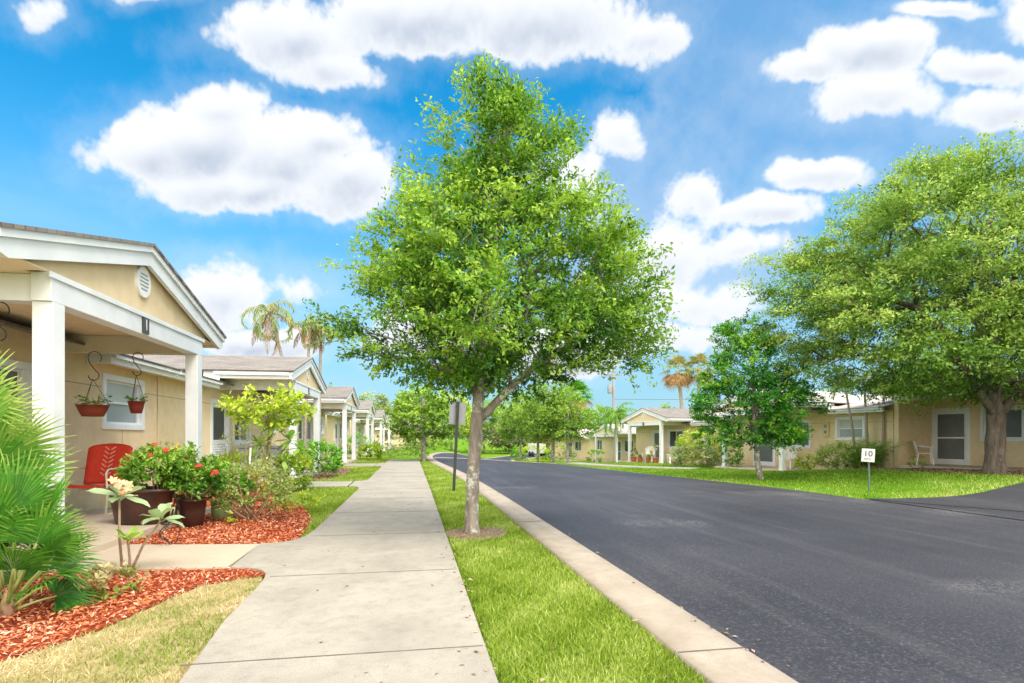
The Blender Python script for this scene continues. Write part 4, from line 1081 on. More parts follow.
# ------------------------------------------------------------------ palms
def fan_frond(base, az, el, plen, frad, rg, droop=.35, spread=125, nseg=34, roll=0.):
    """returns (petiole pts, V, F, tone)"""
    d = np.array([math.cos(az) * math.cos(el), math.sin(az) * math.cos(el), math.sin(el)])
    side = np.array([-math.sin(az), math.cos(az), 0.]); nor = np.cross(d, side)
    # petiole bends outward
    pts = []
    for f in np.linspace(0, 1, 6):
        pts.append(np.array(base) + d * plen * f + np.array([0, 0, -1.]) * (.16 * plen * f * f * math.cos(el)))
    c = pts[-1]; d2 = unit(pts[-1] - pts[-2]); nor = unit(np.cross(d2, side)); nor = -nor if nor[2] < 0 else nor
    cr, sr = math.cos(roll), math.sin(roll); side, nor = side * cr + nor * sr, nor * cr - side * sr
    V = []; F = []; T = []
    for k in range(nseg):
        a = R(spread) * (2 * (k + .5) / nseg - 1)
        v = d2 * math.cos(a) + side * math.sin(a)
        t = -d2 * math.sin(a) + side * math.cos(a)
        L = frad * (1.0 - .22 * (abs(a) / R(spread)) ** 2) * rg.uniform(.9, 1.08)
        wmax = frad * R(spread) * 2 / nseg * .5 * .50
        st = [(0.04, .25), (.30, .55 * 1), (.52, 1.0), (.75, .62), (.92, .28), (1.0, .05)]
        k0 = len(V)
        dr = droop * rg.uniform(.6, 1.5)
        for f, w in st:
            p = c + v * L * f + nor * (.16 * L * f * (1 - .9 * f)) - np.array([0, 0, 1.]) * (dr * L * max(0, f - .35) ** 2 * 1.6) + nor * .10 * L * (abs(a) / R(spread)) ** 2 * f
            ww = wmax * w * (1 if f > .2 else f * 5)
            V += [p - t * ww, p + nor * ww * .55, p + t * ww]
        for q in range(len(st) - 1):
            i = k0 + q * 3
            F += [(i, i + 1, i + 4, i + 3), (i + 1, i + 2, i + 5, i + 4)]
            tt = .26 + .52 * st[q][0] ** 1.5 + rg.normal(0, .07); T += [tt, tt]
    return pts, np.array(V), np.array(F), np.array(T)
def palmetto(label, loc, nf=32, ps=1., fs=1., z0=0., dt=0., seed=5):
    t = thing('fan_palm', label, 'palm', loc)
    rg = np.random.default_rng(seed)
    spec = []
    cam = math.atan2(-loc[1], -loc[0])
    for k in range(nf):
        az = k * 2.399 + rg.uniform(-.25, .25); f = k / (nf - 1)
        el = R(86 - 60 * f) + rg.uniform(-.12, .12)
        spec.append((az, el, ps * rg.uniform(.78, 1.0) * (1 - .60 * f), fs * rg.uniform(.44, .54) * (1 - .22 * f), f))
    mb = MB()
    for i, (az, el, pl, fr, f) in enumerate(spec):
        b = np.array([.05 * math.cos(az), .05 * math.sin(az), .10 + .18 * (1 - f) + z0])
        pts, V, F, T = fan_frond(b, az, el, pl, fr, rg, droop=.10 + .16 * f, nseg=38, spread=105, roll=rg.normal(0, .35))
        V[:, 2] = np.maximum(V[:, 2], .012)
        o = npmesh('frond', V, F, M['palmleaf'], t, tone=np.clip(T + .20 * (1 - f) - .12 + dt + rg.normal(0, .05), 0, 1))
        s = MB(); s.tube(pts, [.014, .012, .010, .009, .008, .007], 5); s.build('petiole', M['palmstem'], o)
    mb.lathe([(.02, -.05), (.035, -.02), (.04, .08), (.035, .16 + z0), (.01, .24 + z0)], 14); mb.build('trunk', M['brownpalmbark'], t)
    return t
M['palmstem'] = mat('palm_stem', (.26, .36, .08), (.34, .34, .12), 6, .5)
palmetto('tall bright yellow green fan palm at the left edge before the nearest porch', (-3.22, 4.62, .0), 28, 1.0, 1.08, .25, .12, 5)
palmetto('low darker green fan palm in the red mulch, in front of the tall one', (-2.66, 4.30, .0), 17, .58, .86, -.06, -.08, 8)
def feather(base, az, el, L, rg, droop=1.0, npin=34, plen=.34, hang=.5):
    pts = []; p = np.array(base, float); e = el
    n = 12
    for k in range(n + 1):
        pts.append(p.copy()); d = np.array([math.cos(az) * math.cos(e), math.sin(az) * math.cos(e), math.sin(e)]); p = p + d * L / n; e -= droop * (1.1 + .9 * k / n) / n
    P = np.array(pts); side = np.array([-math.sin(az), math.cos(az), 0.])
    V = []; F = []; T = []
    for k in range(npin):
        f = .12 + .88 * k / (npin - 1); i = min(int(f * n), n - 1); q = P[i] + (P[i + 1] - P[i]) * (f * n - i); d = unit(P[i + 1] - P[i])
        for s in (-1, 1):
            l = plen * (math.sin(PI * min(1, .18 + f * .85)) ** .7) * rg.uniform(.8, 1.15)
            v = unit(side * s * .75 + d * .55 + np.array([0, 0, -hang]) + rg.normal(0, .12, 3))
            m_ = q + v * l * .55; tip = q + v * l + np.array([0, 0, -.35 * l * hang])
            w = unit(np.cross(v, np.array([0, 0, 1.]) + rg.normal(0, .3, 3))) * max(.012, l * .055)
            j = len(V); V += [q - w * .4, q + w * .4, m_ + w, m_ - w, tip + w * .15, tip - w * .15]; F += [(j, j + 1, j + 2, j + 3), (j + 3, j + 2, j + 4, j + 5)]
            tt = rg.normal(.5, .15); T += [tt, tt]
    return P, np.array(V), np.array(F), np.array(T)
def palm(label, loc, top, r0, r1, nfr, L, leafm, seed, barkm='palmbark', el=(80, -25), droop=1.5, group=None, plen=.34, hang=.5, drym=None, ndry=0, shaft=True):
    t = thing('palm_tree', label, 'palm tree', loc, 0, group)
    rg = np.random.default_rng(seed)
    mb = MB(); n = 14; top = np.array(top, float)
    P = [top * f * np.array([f ** .6 if f > 0 else 0, f ** .6 if f > 0 else 0, 1]) for f in np.linspace(0, 1, n)]
    P[0][2] = -.3
    mb.tube(P, [r0 * 1.35] + [r0 + (r1 - r0) * f for f in np.linspace(0, 1, n - 1)], 10); mb.build('trunk', M[barkm], t)
    for (mm, cnt, ea, eb, dr) in ((leafm, nfr, el[0], el[1], droop), (drym, ndry, -5, -55, .9)):
        if not cnt: continue
        VV = []; FF = []; TT = []; k0 = 0; rb = MB()
        for k in range(cnt):
            az = k * 2.399 + rg.uniform(-.3, .3); e = R(ea + (eb - ea) * (k / max(1, cnt - 1)) + rg.uniform(-8, 8))
            Pq, V, F, T = feather(top, az, e, L * rg.uniform(.8, 1.1), rg, dr, plen=plen, hang=hang)
            VV.append(V); FF.append(F + k0); k0 += len(V); TT.append(T + rg.normal(0, .12))
            rb.tube(list(Pq), [.02 * (1 - .85 * q / len(Pq)) for q in range(len(Pq))], 4)
        c = npmesh('crown' if mm == leafm else 'dead_fronds', np.vstack(VV), np.vstack(FF), M[mm], t, tone=np.clip(np.concatenate(TT), 0, 1))
        rb.build('rachis', M['palmstem'] if mm == leafm else M['brownpalmbark'], c)
    return t
gpm = 'thin palms between the second and third cottages'
palm('left leaning thin palm with orange drooping fronds above the second cottage roof', (-4.35, 23.3, 0), (-.98, -.5, 5.9), .07, .05, 13, 1.9, 'palmmix', 1, droop=2.6, plen=.30, hang=.75, drym='palmdry', ndry=4, group=gpm)
palm('middle thin palm rising behind the second porch, fronds half brown', (-4.15, 23.2, 0), (.22, .0, 5.6), .065, .045, 10, 1.35, 'palmmix', 2, droop=2.3, plen=.28, hang=.7, drym='palmdry', ndry=4, group=gpm)
palm('right thin palm before the third porch roof, nearest the sidewalk tree', (-3.75, 24.1, 0), (.10, .0, 5.7), .075, .05, 10, 1.35, 'palmmix', 3, droop=2.4, plen=.28, hang=.7, drym='palmdry', ndry=3, group=gpm)
# palms across the road
def fanpalm_tree(label, loc, hgt, r, nf, L, mm, seed, ndry=0, group=None, lean=(0, 0), bark_='brownpalmbark'):
    t = thing('palm_tree', label, 'palm tree', loc, 0, group); rg = np.random.default_rng(seed)
    mb = MB(); mb.tube([(lean[0] * f * f, lean[1] * f * f, hgt * f - (.5 if f == 0 else 0)) for f in np.linspace(0, 1, 9)], [r * 1.25] + [r] * 7 + [r * 1.1], 10); mb.build('trunk', M[bark_], t)
    top = np.array([lean[0], lean[1], hgt])
    for (m_, n, e0, e1) in ((mm, nf, 85, -10), ('palmdry', ndry, -15, -60)):
        if not n: continue
        VV = []; FF = []; TT = []; k0 = 0
        for k in range(n):
            pts, V, F, T = fan_frond(top, k * 2.399 + rg.uniform(-.2, .2), R(e0 + (e1 - e0) * k / max(1, n - 1)), L * .55, L * .55, rg, .5, 120, 22)
            VV.append(V); FF.append(F + k0); TT.append(T); k0 += len(V)
        npmesh('crown' if m_ == mm else 'dead_fronds', np.vstack(VV), np.vstack(FF), M[m_], t, tone=np.clip(np.concatenate(TT) - .1, 0, 1))
    return t
fanpalm_tree('stout palm with orange brown trunk behind the farther gabled porch', (20.5, 69, -1.5), 7.9, .42, 26, 2.4, 'palmdark', 4, 8)
fanpalm_tree('thin palm with orange dead fronds, left of the pair behind the roof', (22.1, 43.5, -.6), 7.3, .14, 12, 1.5, 'palmmix', 5, 16, 'palm pair behind the roofs', lean=(-.4, .2), bark_='palmbark')
fanpalm_tree('thin palm with grey green fan crown, right of the pair behind the roof', (23.2, 43.0, -.6), 7.4, .12, 16, 1.5, 'palmmix', 6, 6, 'palm pair behind the roofs', bark_='palmbark')
palm('low bushy green palm between the two gabled porches across the road', (16.3, 44.0, -.9), (.2, 0, 3.9), .12, .09, 18, 2.3, 'palmdark', 7, droop=1.7, plen=.45, hang=.6)
# areca cluster by the end cottage
def areca():
    t = thing('areca_palm', 'cluster of three thin cane palms above a dense green base near the recessed porch', 'palm', (17.05, 18.75, h1(17, 18.7) - .03))
    rg = np.random.default_rng(9)
    for (dx, dy, z, lx) in ((-.35, .15, 3.3, -.55), (0, 0, 3.5, -.2), (.3, -.35, 3.5, .05)):
        mb = MB(); mb.tube([(dx, dy, 0), (dx + lx * .4, dy, z * .5), (dx + lx, dy, z)], [.055, .045, .035], 8); mb.build('stem', M['palmbark'], t)
        VV = []; FF = []; TT = []; k0 = 0
        for k in range(7):
            Pq, V, F, T = feather((dx + lx, dy, z), k * 2.4, R(70 - 12 * k), .95, rg, 1.6, 22, .26, .5); VV.append(V); FF.append(F + k0); k0 += len(V); TT.append(T)
        npmesh('crown', np.vstack(VV), np.vstack(FF), M['oliveleaf'], t, tone=np.clip(np.concatenate(TT), 0, 1))
    VV = []; FF = []; TT = []; k0 = 0
    for k in range(60):
        Pq, V, F, T = feather((rg.normal(0, .3), rg.normal(0, .3), .05), k * 2.4, R(rg.uniform(48, 88)), rg.uniform(1.1, 2.0), rg, .8, 26, .30, .3); VV.append(V); FF.append(F + k0); k0 += len(V); TT.append(T + .12 + rg.normal(0, .1))
    npmesh('foliage', np.vstack(VV), np.vstack(FF), M['palmdark'], t, tone=np.clip(np.concatenate(TT), 0, 1))
areca()

# ------------------------------------------------------------------ broad leaved plants
def bigleaf(base, direc, L, W, rg, droop=.5, nrm=None):
    d = unit(np.array(direc, float)); sd = unit(np.cross(d, np.array([0, 0, 1.]) + rg.normal(0, .15, 3))); up = np.cross(sd, d)
    V = []; F = []; st = [(0, .10), (.15, .35), (.38, .85), (.62, 1.), (.82, .72), (.95, .3), (1, .03)]
    for f, w in st:
        p = np.array(base) + d * L * f - np.array([0, 0, 1.]) * (droop * L * f * f * .6) + up * L * .04 * math.sin(f * 9)
        V += [p - sd * W * w * .5 + up * W * .14 * w, p, p + sd * W * w * .5 + up * W * .14 * w]
    for q in range(len(st) - 1):
        i = q * 3; F += [(i, i + 1, i + 4, i + 3), (i + 1, i + 2, i + 5, i + 4)]
    return np.array(V), np.array(F)
def rosettes(t, heads, L, W, nl, leafm, rg, tone=.5, up0=10, up1=75, droop=.5):
    VV = []; FF = []; TT = []; k0 = 0
    for h in heads:
        for k in range(nl):
            a = k * 2.399 + rg.uniform(-.4, .4); e = R(up0 + (up1 - up0) * k / nl)
            V, F = bigleaf(np.array(h) + rg.normal(0, .012, 3), (math.cos(a) * math.cos(e), math.sin(a) * math.cos(e), math.sin(e)), L * rg.uniform(.7, 1.15), W * rg.uniform(.8, 1.15), rg, droop)
            VV.append(V); FF.append(F + k0); k0 += len(V); TT.append(np.full(len(F), tone + rg.normal(0, .18)))
    npmesh('foliage', np.vstack(VV), np.vstack(FF), leafm, t, tone=np.clip(np.concatenate(TT), 0, 1), smooth=True)
def plumeria_flower():
    rg = np.random.default_rng(12)
    t = thing('plumeria', 'small plumeria with pale leaves and a peach flower cluster beside the fan palm', 'plumeria', (-2.46, 5.40, 0))
    heads = [(-.04, .02, .66), (.26, .1, .46), (.06, -.05, .30)]
    for j, (b, m_, e) in enumerate((((0, 0, -.03), (-.03, 0, .33), heads[0]), ((.05, .0, -.03), (.06, -.02, .15), heads[2]), ((.03, .01, -.03), (.13, .05, .24), heads[1]))):
        mb = MB(); mb.tube([b, m_, e], [.013, .011, .009], 8); mb.build('stem', M['twig'], t)
    rosettes(t, heads[:2], .30, .10, 9, M['paleleaf'], rg, .5, 5, 80, .7); 
    o = MB()
    rosettes(t, heads[2:], .22, .08, 8, M['bigleaf'], rg, .6, 20, 60)
    for k in range(9):
        c = np.array(heads[0]) + np.array([.05, -.04, .10]) + rg.normal(0, .04, 3); mb = MB()
        ax = unit(np.array([.2, -.8, .5]) + rg.normal(0, .4, 3)); u = unit(np.cross(ax, [0, 0, 1.])); w = np.cross(ax, u)
        for p in range(5):
            a = p * 2 * PI / 5; d = u * math.cos(a) + w * math.sin(a); s_ = -u * math.sin(a) + w * math.cos(a)
            mb.add([c, c + d * .022 + s_ * .014 + ax * .012, c + d * .045 + ax * .018, c + d * .024 - s_ * .014 + ax * .012], [(0, 1, 2, 3)])
        mb.build('flower', M['peach'], t)
plumeria_flower()
def young_plumeria():
    rg = np.random.default_rng(14)
    t = thing('plumeria', 'leggy young plumeria with big drooping leaves at the edge of the lawn', 'plumeria', (-3.0, 12.7, 0))
    heads = [(.10, .05, 1.42), (.42, .1, 1.12), (.32, .0, .66), (-.18, .1, 1.02), (.62, .12, .92)]
    mids = [(-.02, 0, .8), (.14, 0, .7), (.16, -.02, .3), (-.05, 0, .6), (.3, .05, .55)]
    for h, m_ in zip(heads, mids):
        mb = MB(); mb.tube([(0, 0, -.03), (m_[0] * .5, m_[1], m_[2] * .5), m_, h], [.026, .024, .02, .016], 8); mb.build('stem', M['twig'], t)
    rosettes(t, heads, .42, .13, 11, M['bigleaf'], rg, .52, -25, 80, .6)
    for k in range(5):
        c = np.array(heads[0]) + np.array([0, 0, .15]) + rg.normal(0, .04, 3); mb = MB()
        for p in range(5):
            a = p * 2 * PI / 5; d = np.array([math.cos(a), math.sin(a), .3]); s_ = np.array([-math.sin(a), math.cos(a), 0])
            mb.add([c, c + d * .025 + s_ * .016, c + d * .05, c + d * .025 - s_ * .016], [(0, 1, 2, 3)])
        mb.build('flower', M['plastic'], t)
young_plumeria()
# shrub tree with lime canopy
make_tree('shrub_tree', 'small umbrella shaped tree with lime yellow leaves before the second porch', 'small tree', (-3.05, 12.75, 0),
          [(1.45, .45), (1.6, .72), (1.8, .78), (2.0, .62), (2.15, .25)], 70, 26, .12, .2, .035, [(0, 0, 0), (.02, 0, .6), (.05, 0, 1.1), (.06, 0, 1.55)], M['limeleaf'], M['twig'], 31, lob=.15, tone0=.55, rtip=.004, flare=1.2, low=3)
shrub('feathery_shrub', 'thin feathery grey green shrub under the lime canopy', 'shrub', (-3.25, 12.3, .0), (1.0, .8, 1.0), 40, 20, .05, M['oliveleaf'], M['twig'], 32, stems=7, lift=.35, crad=.2)
shrub('hedge', 'low clipped green hedge across the front of the second porch', 'hedge', (-3.25, 13.25, 0), (2.1, 1.1, .78), 170, 32, .055, M['limeleaf'], M['twig'], 33, boxy=True, stems=6, tone0=.22, crad=.16, rotz=R(-8))
shrub('flower_shrub', 'twiggy shrub with small pink flowers in the red mulch bed', 'shrub', (-2.30, 8.75, 0), (1.05, .9, .72), 120, 26, .05, M['oliveleaf'], M['twig'], 34, stems=12, tone0=.6, crad=.13, lift=.06, flowers=(M['pinkflower'], 7, .022))
shrub('croton', 'low shrub with coral red leaves between the hedge and the twiggy shrub', 'shrub', (-2.72, 9.9, 0), (.65, .6, .62), 34, 16, .075, M['crotonleaf'], M['twig'], 35, stems=6, flowers=(M['coral'], 6, .035))
shrub('ground_cover_plant', 'pale green low plant with pink specks trailing over the mulch edge', 'plant', (-1.78, 9.5, 0), (.62, 1.0, .30), 30, 18, .05, M['limeleaf'], M['twig'], 36, stems=0, tone0=.42, flowers=(M['pinkflower'], 3, .02), crad=.1)
shrub('sprout', 'tiny yellow green sprout in the mulch by the green pot', 'plant', (-2.45, 8.35, 0), (.12, .12, .16), 5, 6, .08, M['limeleaf'], M['twig'], 37, stems=0, tone0=.6)
shrub('round_shrub', 'rounded glossy green shrub before the third cottage at the path', 'shrub', (-2.75, 17.6, 0), (1.35, 1.3, .98), 130, 28, .075, M['glossleaf'], M['twig'], 38, stems=4, crad=.17)
shrub('low_shrub', 'dark low shrub beneath the young plumeria at the second porch step', 'shrub', (-2.95, 14.05, 0), (.6, .5, .4), 26, 20, .06, M['shrubleaf'], M['twig'], 39, stems=3)
shrub('low_shrub', 'green shrub between the third and fourth porches', 'shrub', (-3.0, 33.5, 0), (1.3, 1.8, 1.3), 60, 20, .09, M['glossleaf'], M['twig'], 40, stems=3)
shrub('ornamental_grass', 'spiky light green clump where the sidewalk ends', 'plant', (-2.2, 30.8, 0), (1.3, 1.0, .75), 40, 16, .16, M['limeleaf'], M['twig'], 41, stems=0, tone0=.4)
for i, (x, y, w, hh, mm, lab) in enumerate(((-1.4, 33.0, 1.2, .75, 'greyleaf', 'grey green bush just past the sidewalk end'), (-.4, 33.6, 1.0, .65, 'oliveleaf', 'olive bush past the sidewalk end, left of the young verge tree'), (.35, 31.5, 1.1, .8, 'shrubleaf', 'darker bush at the foot of the young verge tree'),
                                            (-2.6, 39.0, 1.3, .9, 'shrubleaf', 'small dark bush near the fifth porch'), (-.9, 48, 2.0, 1.1, 'greyleaf', 'wide grey bush before the low end building'))):
    shrub('bush', lab, 'bush', (x, y, h1(x, y) - .03), (w, w, hh), 40, 18, .08, M[mm], M['twig'], 42 + i, stems=3)
# dry clump by fan palm
shrub('dry_plant', 'sprawling half dry clump of grass at the edge of the fan palm', 'plant', (-2.25, 4.75, 0), (.40, .32, .16), 26, 16, .06, M['drygrass'], M['twig'], 48, stems=0, tone0=.15, crad=.08)
# shrubs on the far side of the road
def on(x, y): return (x, y, h1(x, y) - .04)
shrub('clipped_shrub', 'wide clipped greyish shrub before the cottage with porch chairs', 'shrub', on(13.55, 25.6), (1.9, 1.5, .95), 150, 26, .075, M['greyleaf'], M['twig'], 51, stems=3, boxy=True, crad=.18, rotz=R(-25))
shrub('fern_shrub', 'arching yellow green shrub behind the clipped greyish shrub', 'shrub', on(14.5, 26.9), (2.3, 1.5, 1.7), 140, 24, .12, M['limeleaf'], M['twig'], 52, stems=4, tone0=.35, crad=.3)
shrub('upright_shrub', 'upright dark green shrub beside the left white post', 'shrub', on(14.55, 23.9), (.75, .75, 1.35), 70, 26, .08, M['darkleaf'], M['twig'], 53, stems=3, crad=.17)
shrub('small_plant', 'small bright green plant on the wall foot under the meter box', 'plant', on(15.65, 20.3), (.85, .8, .65), 50, 22, .08, M['limeleaf'], M['twig'], 54, stems=0, tone0=.3)
shrub('round_shrub', 'rounded olive shrub under the small wall window', 'shrub', on(16.3, 19.3), (1.6, 1.3, 1.05), 150, 26, .075, M['oliveleaf'], M['twig'], 55, stems=4, crad=.2)
shrub('small_plant', 'low green tuft at the slab edge before the white plastic chair', 'plant', on(16.75, 16.35), (.6, .4, .32), 24, 18, .06, M['oliveleaf'], M['twig'], 56, stems=0)
shrub('low_hedge', 'bright flat topped shrub beyond the first young trees', 'hedge', on(11.2, 52.5), (3.4, 2.2, 1.4), 90, 20, .16, M['limeleaf'], M['twig'], 57, stems=4, tone0=.4, boxy=True)
shrub('clipped_shrub', 'rounded dark green shrub at the kerb corner', 'shrub', on(9.7, 52.0), (1.1, 1.1, 1.55), 60, 20, .12, M['glossleaf'], M['twig'], 58, stems=3)
shrub('bush', 'leafy bush left of the farther gabled porch', 'bush', on(14.0, 52.5), (3.0, 1.8, 1.6), 80, 20, .14, M['oliveleaf'], M['twig'], 59, stems=3)
shrub('bush', 'dark square bush beneath the farther gabled porch window', 'bush', on(15.6, 46.8), (1.2, .9, 1.1), 50, 20, .10, M['shrubleaf'], M['twig'], 70, stems=3, boxy=True)
# ------------------------------------------------------------------ trees
RC = -TH
stem = [(0, 0, -.05), (.01, 0, .35), (.02, 0, .75), (.05, 0, 1.1), (.075, 0, 1.4), (.09, 0, 1.75), (.14, .03, 2.2), (.20, .05, 2.8), (.22, .05, 3.5), (.15, .0, 4.3), (.08, 0, 5.1)]
prof = [(1.75, .3), (1.95, 1.0), (2.2, 1.5), (2.55, 1.74), (2.9, 1.70), (3.3, 1.52), (3.7, 1.34), (4.1, 1.18), (4.5, 1.02), (4.9, .80), (5.2, .54), (5.45, .26), (5.62, .07)]
MT = make_tree('verge_tree', 'full green tree with pale lichen marked trunk on the grass verge', 'tree', (.735, 7.12, -.02), prof, 950, 150, .054, .31, .08, stem, M['leaf'], M['bark'], 101,
          squash=(1, .80), shell=.55, rotz=RC, lob=.20, lobn=5, cx=lambda z: .42 if z < 3.8 else .42 - (z - 3.8) * .17, up=.35, tone0=.52, tone_var=.22, rtip=.0055, flare=1.55, low=1.5, gap=(2.6, -.95), limbs=[(4, [(.22, -.03, 1.55), (.5, -.06, 1.85), (.85, -.08, 2.15), (1.2, -.08, 2.35)])])
prof = [(2.45, 2.6), (2.8, 4.7), (3.6, 5.7), (4.8, 5.9), (5.8, 5.55), (6.7, 4.9), (7.5, 4.3), (8.3, 3.1), (8.8, 1.8), (9.1, .5)]
stem = [(0, 0, -.1), (.0, 0, .45), (.02, 0, 1.0), (.04, 0, 1.55), (.0, .05, 2.2), (-.12, .2, 3.0), (-.2, .3, 4.2), (-.1, .3, 5.4)]
olimbs = [(3, [(-.35, -.12, 2.0), (-.85, -.22, 2.5), (-1.25, -.3, 3.1), (-2.0, -.3, 3.9), (-3.2, -.2, 4.5)]), (3, [(.35, -.1, 2.0), (.75, -.2, 2.6), (1.3, -.3, 3.4), (2.4, -.3, 4.3)]), (3, [(.3, .3, 2.1), (.7, .8, 3.0), (1.2, 1.5, 4.2)]), (5, [(-.5, .7, 3.8), (-1.2, 1.4, 4.9)])]
make_tree('oak_tree', 'massive spreading oak with forked dark trunk before the recessed porch', 'tree', (15.75, 12.95, h1(15.75, 12.95) - .03), prof, 1650, 200, .09, .68, .22, stem, M['oakleaf'], M['oakbark'], 102,
          squash=(1, .62), shell=.72, rotz=RC, lob=.20, lobn=6, cx=lambda z: .95, cy=lambda z: .6, up=.05, flat=.35, tone0=.62, tone_var=.2, rtip=.010, flare=1.3, low=.6, seg=.7, gap=(1.25, -1.5), limbs=olimbs)
stem = [(0, 0, -.05), (-.05, 0, .25), (-.12, 0, .6), (-.13, 0, .9), (-.13, 0, 1.25), (-.18, 0, 1.9), (-.22, 0, 2.8), (-.25, 0, 3.7)]
prof = [(1.05, .5), (1.25, 1.35), (1.7, 1.6), (2.2, 1.55), (2.7, 1.45), (3.2, 1.25), (3.7, 1.0), (4.2, .7), (4.7, .4), (5.0, .12)]
make_tree('small_tree', 'small dark green tree with crooked pale trunk on the far lawn', 'tree', (10.65, 15.9, h1(10.65, 15.9) - .03), prof, 380, 105, .09, .34, .085, stem, M['darkleaf'], M['bark'], 103, squash=(1, .9), rotz=RC, lob=.28, shell=.6,
          cx=lambda z: -.25 - .12 * max(0, z - 2.5), tone0=.46, tone_var=.2, rtip=.006, flare=1.25, low=1.5, gap=(3., -1.25))
# young verge trees farther along
def young(label, x, y, hgt, r, z0, seed, mm='farleaf', group=None, tr=.09, n=190, ls=.14, tone0=.5):
    stem = [(0, 0, -.1), (0, 0, z0 * .6), (.02, 0, z0), (.0, 0, (z0 + hgt) / 2), (0, 0, hgt * .85)]
    prof = [(z0, r * .55), (z0 + (hgt - z0) * .2, r), (z0 + (hgt - z0) * .5, r * .95), (z0 + (hgt - z0) * .78, r * .6), (hgt, r * .12)]
    return make_tree('young_tree', label, 'tree', (x, y, h1(x, y) - .03), prof, n, 60, ls, r * .26, tr, stem, M[mm], M['bark'], seed, lob=.2, group=group, tone0=tone0, flare=1.2, rtip=.008, seg=.6, low=1.4)
young('young round bright green tree on the verge where the sidewalk ends', .55, 28.6, 3.95, 1.45, 1.15, 111, tr=.11)
gy = 'young trees along the far kerb'
young('leftmost young tree at the far kerb, thin pale trunk', 8.75, 45.5, 5.4, 1.7, 1.9, 112, group=gy, tr=.08)
young('second young tree from the left at the far kerb', 9.2, 41.0, 5.4, 1.9, 1.8, 113, group=gy)
young('third young tree from the left at the far kerb, before a white post', 9.75, 38.6, 5.9, 2.0, 1.8, 114, group=gy, tr=.11)
young('rightmost young tree at the far kerb, nearest the farther gabled porch', 10.45, 37.3, 5.0, 1.7, 1.7, 115, group=gy, tr=.10, n=150)
# background trees beyond the bend
gb = 'trees beyond the bend of the road'
bg = [(-26, 78, 9, 4.5, 'farleaf', 'broad light tree beyond the left row, farthest left'), (-14, 84, 9.5, 4.2, 'farleaf', 'light green tree behind the end of the left row'), (-6.5, 92, 8, 3.8, 'oliveleaf', 'olive tree behind the low end building'),
      (1, 88, 8, 3.6, 'farleaf', 'bright tree left of the bend, behind the young verge tree'), (6.5, 95, 10, 4.2, 'limeleaf', 'yellow green tree beyond the bend left of the verge trunk'), (12.5, 99, 9, 3.9, 'farleaf', 'bright tree beyond the bend right of the verge trunk'),
      (19, 104, 12, 5.0, 'farleaf', 'tall tree beyond the bend behind the young trees'), (27, 100, 11, 4.6, 'oliveleaf', 'olive tree beyond the bend behind the stout palm'), (33, 92, 8, 4.2, 'farleaf', 'light tree behind the farther gabled roof'), (40, 86, 7.5, 4.2, 'farleaf', 'distant tree behind the utility pole'),
      (50, 82, 8, 4.6, 'oliveleaf', 'distant olive tree behind the porch chairs cottage'), (55, 66, 9, 4.8, 'farleaf', 'distant tree behind the small dark green tree'), (15.5, 90, 5.5, 2.8, 'greyleaf', 'low grey tree in front of the bend trees'), (23, 94, 7.0, 3.2, 'crotonleaf', 'reddish brown tree among the bend trees')]
for i, (x, y, hgt, r, mm, lab) in enumerate(bg):
    young(lab, x, y, hgt, r, hgt * .2, 130 + i, mm, gb, tr=.2, n=150, ls=.34)
# hedges beyond the bend
gh = 'hedges beyond the bend of the road'
for i, (x, y, w, hh, mm, lab) in enumerate(((-1.5, 62, 4.5, 1.5, 'greyleaf', 'pale hedge left of the bend'), (2.2, 68, 4.5, 1.7, 'oliveleaf', 'olive hedge behind the road sign post'), (7, 80, 6, 1.9, 'shrubleaf', 'green hedge at the bend right of the verge trunk'), (13.0, 89, 7, 2.0, 'oliveleaf', 'long olive hedge beyond the bend'), (20.5, 99, 8, 2.1, 'greyleaf', 'pale hedge at the far right of the bend'), (.8, 54, 2.6, 1.1, 'oliveleaf', 'low hedge near the kerb left of the bend'))):
    shrub('hedge', lab, 'hedge', (x, y, h1(x, y) - .05), (w, 2.0, hh), 90, 20, .2, M[mm], M['twig'], 160 + i, group=gh, boxy=True, stems=0, rotz=R(35), crad=.35)
# windblown leaves on walk, verge and kerb edge
n = 420; x = rng.uniform(-1.15, 2.1, n); y = 2.3 + 17 * rng.random(n) ** 1.6
edgebias = rng.random(n) < .62
x = np.where(edgebias, np.where(rng.random(n) < .5, rng.normal(.38, .05, n), rng.normal(1.88, .06, n)), x)
L_ = rng.uniform(.018, .05, n); a = rng.uniform(0, 6.28, n)
zz = np.where(x < .41, .026, np.where(x > 1.83, -.004, np.where(x > 1.44, .026, .03)))
V, F = leaves(np.stack([x, y, H(x, y) + zz], 1), L_, L_ * .45, np.stack([np.cos(a), np.sin(a), rng.normal(0, .12, n)], 1), np.array([0, 0, 1.]) + rng.normal(0, .12, (n, 3)), .12)
kind(npmesh('fallen_leaves', V, F, M['brownchip'], tone=np.clip(rng.normal(.55, .3, n), 0, 1)), 'stuff')
# ------------------------------------------------------------------ sky, sun, camera
sun_dir = Vector((.36, -.50, .80)).normalized()
el = math.asin(sun_dir.z); rot = math.atan2(sun_dir.x, sun_dir.y)
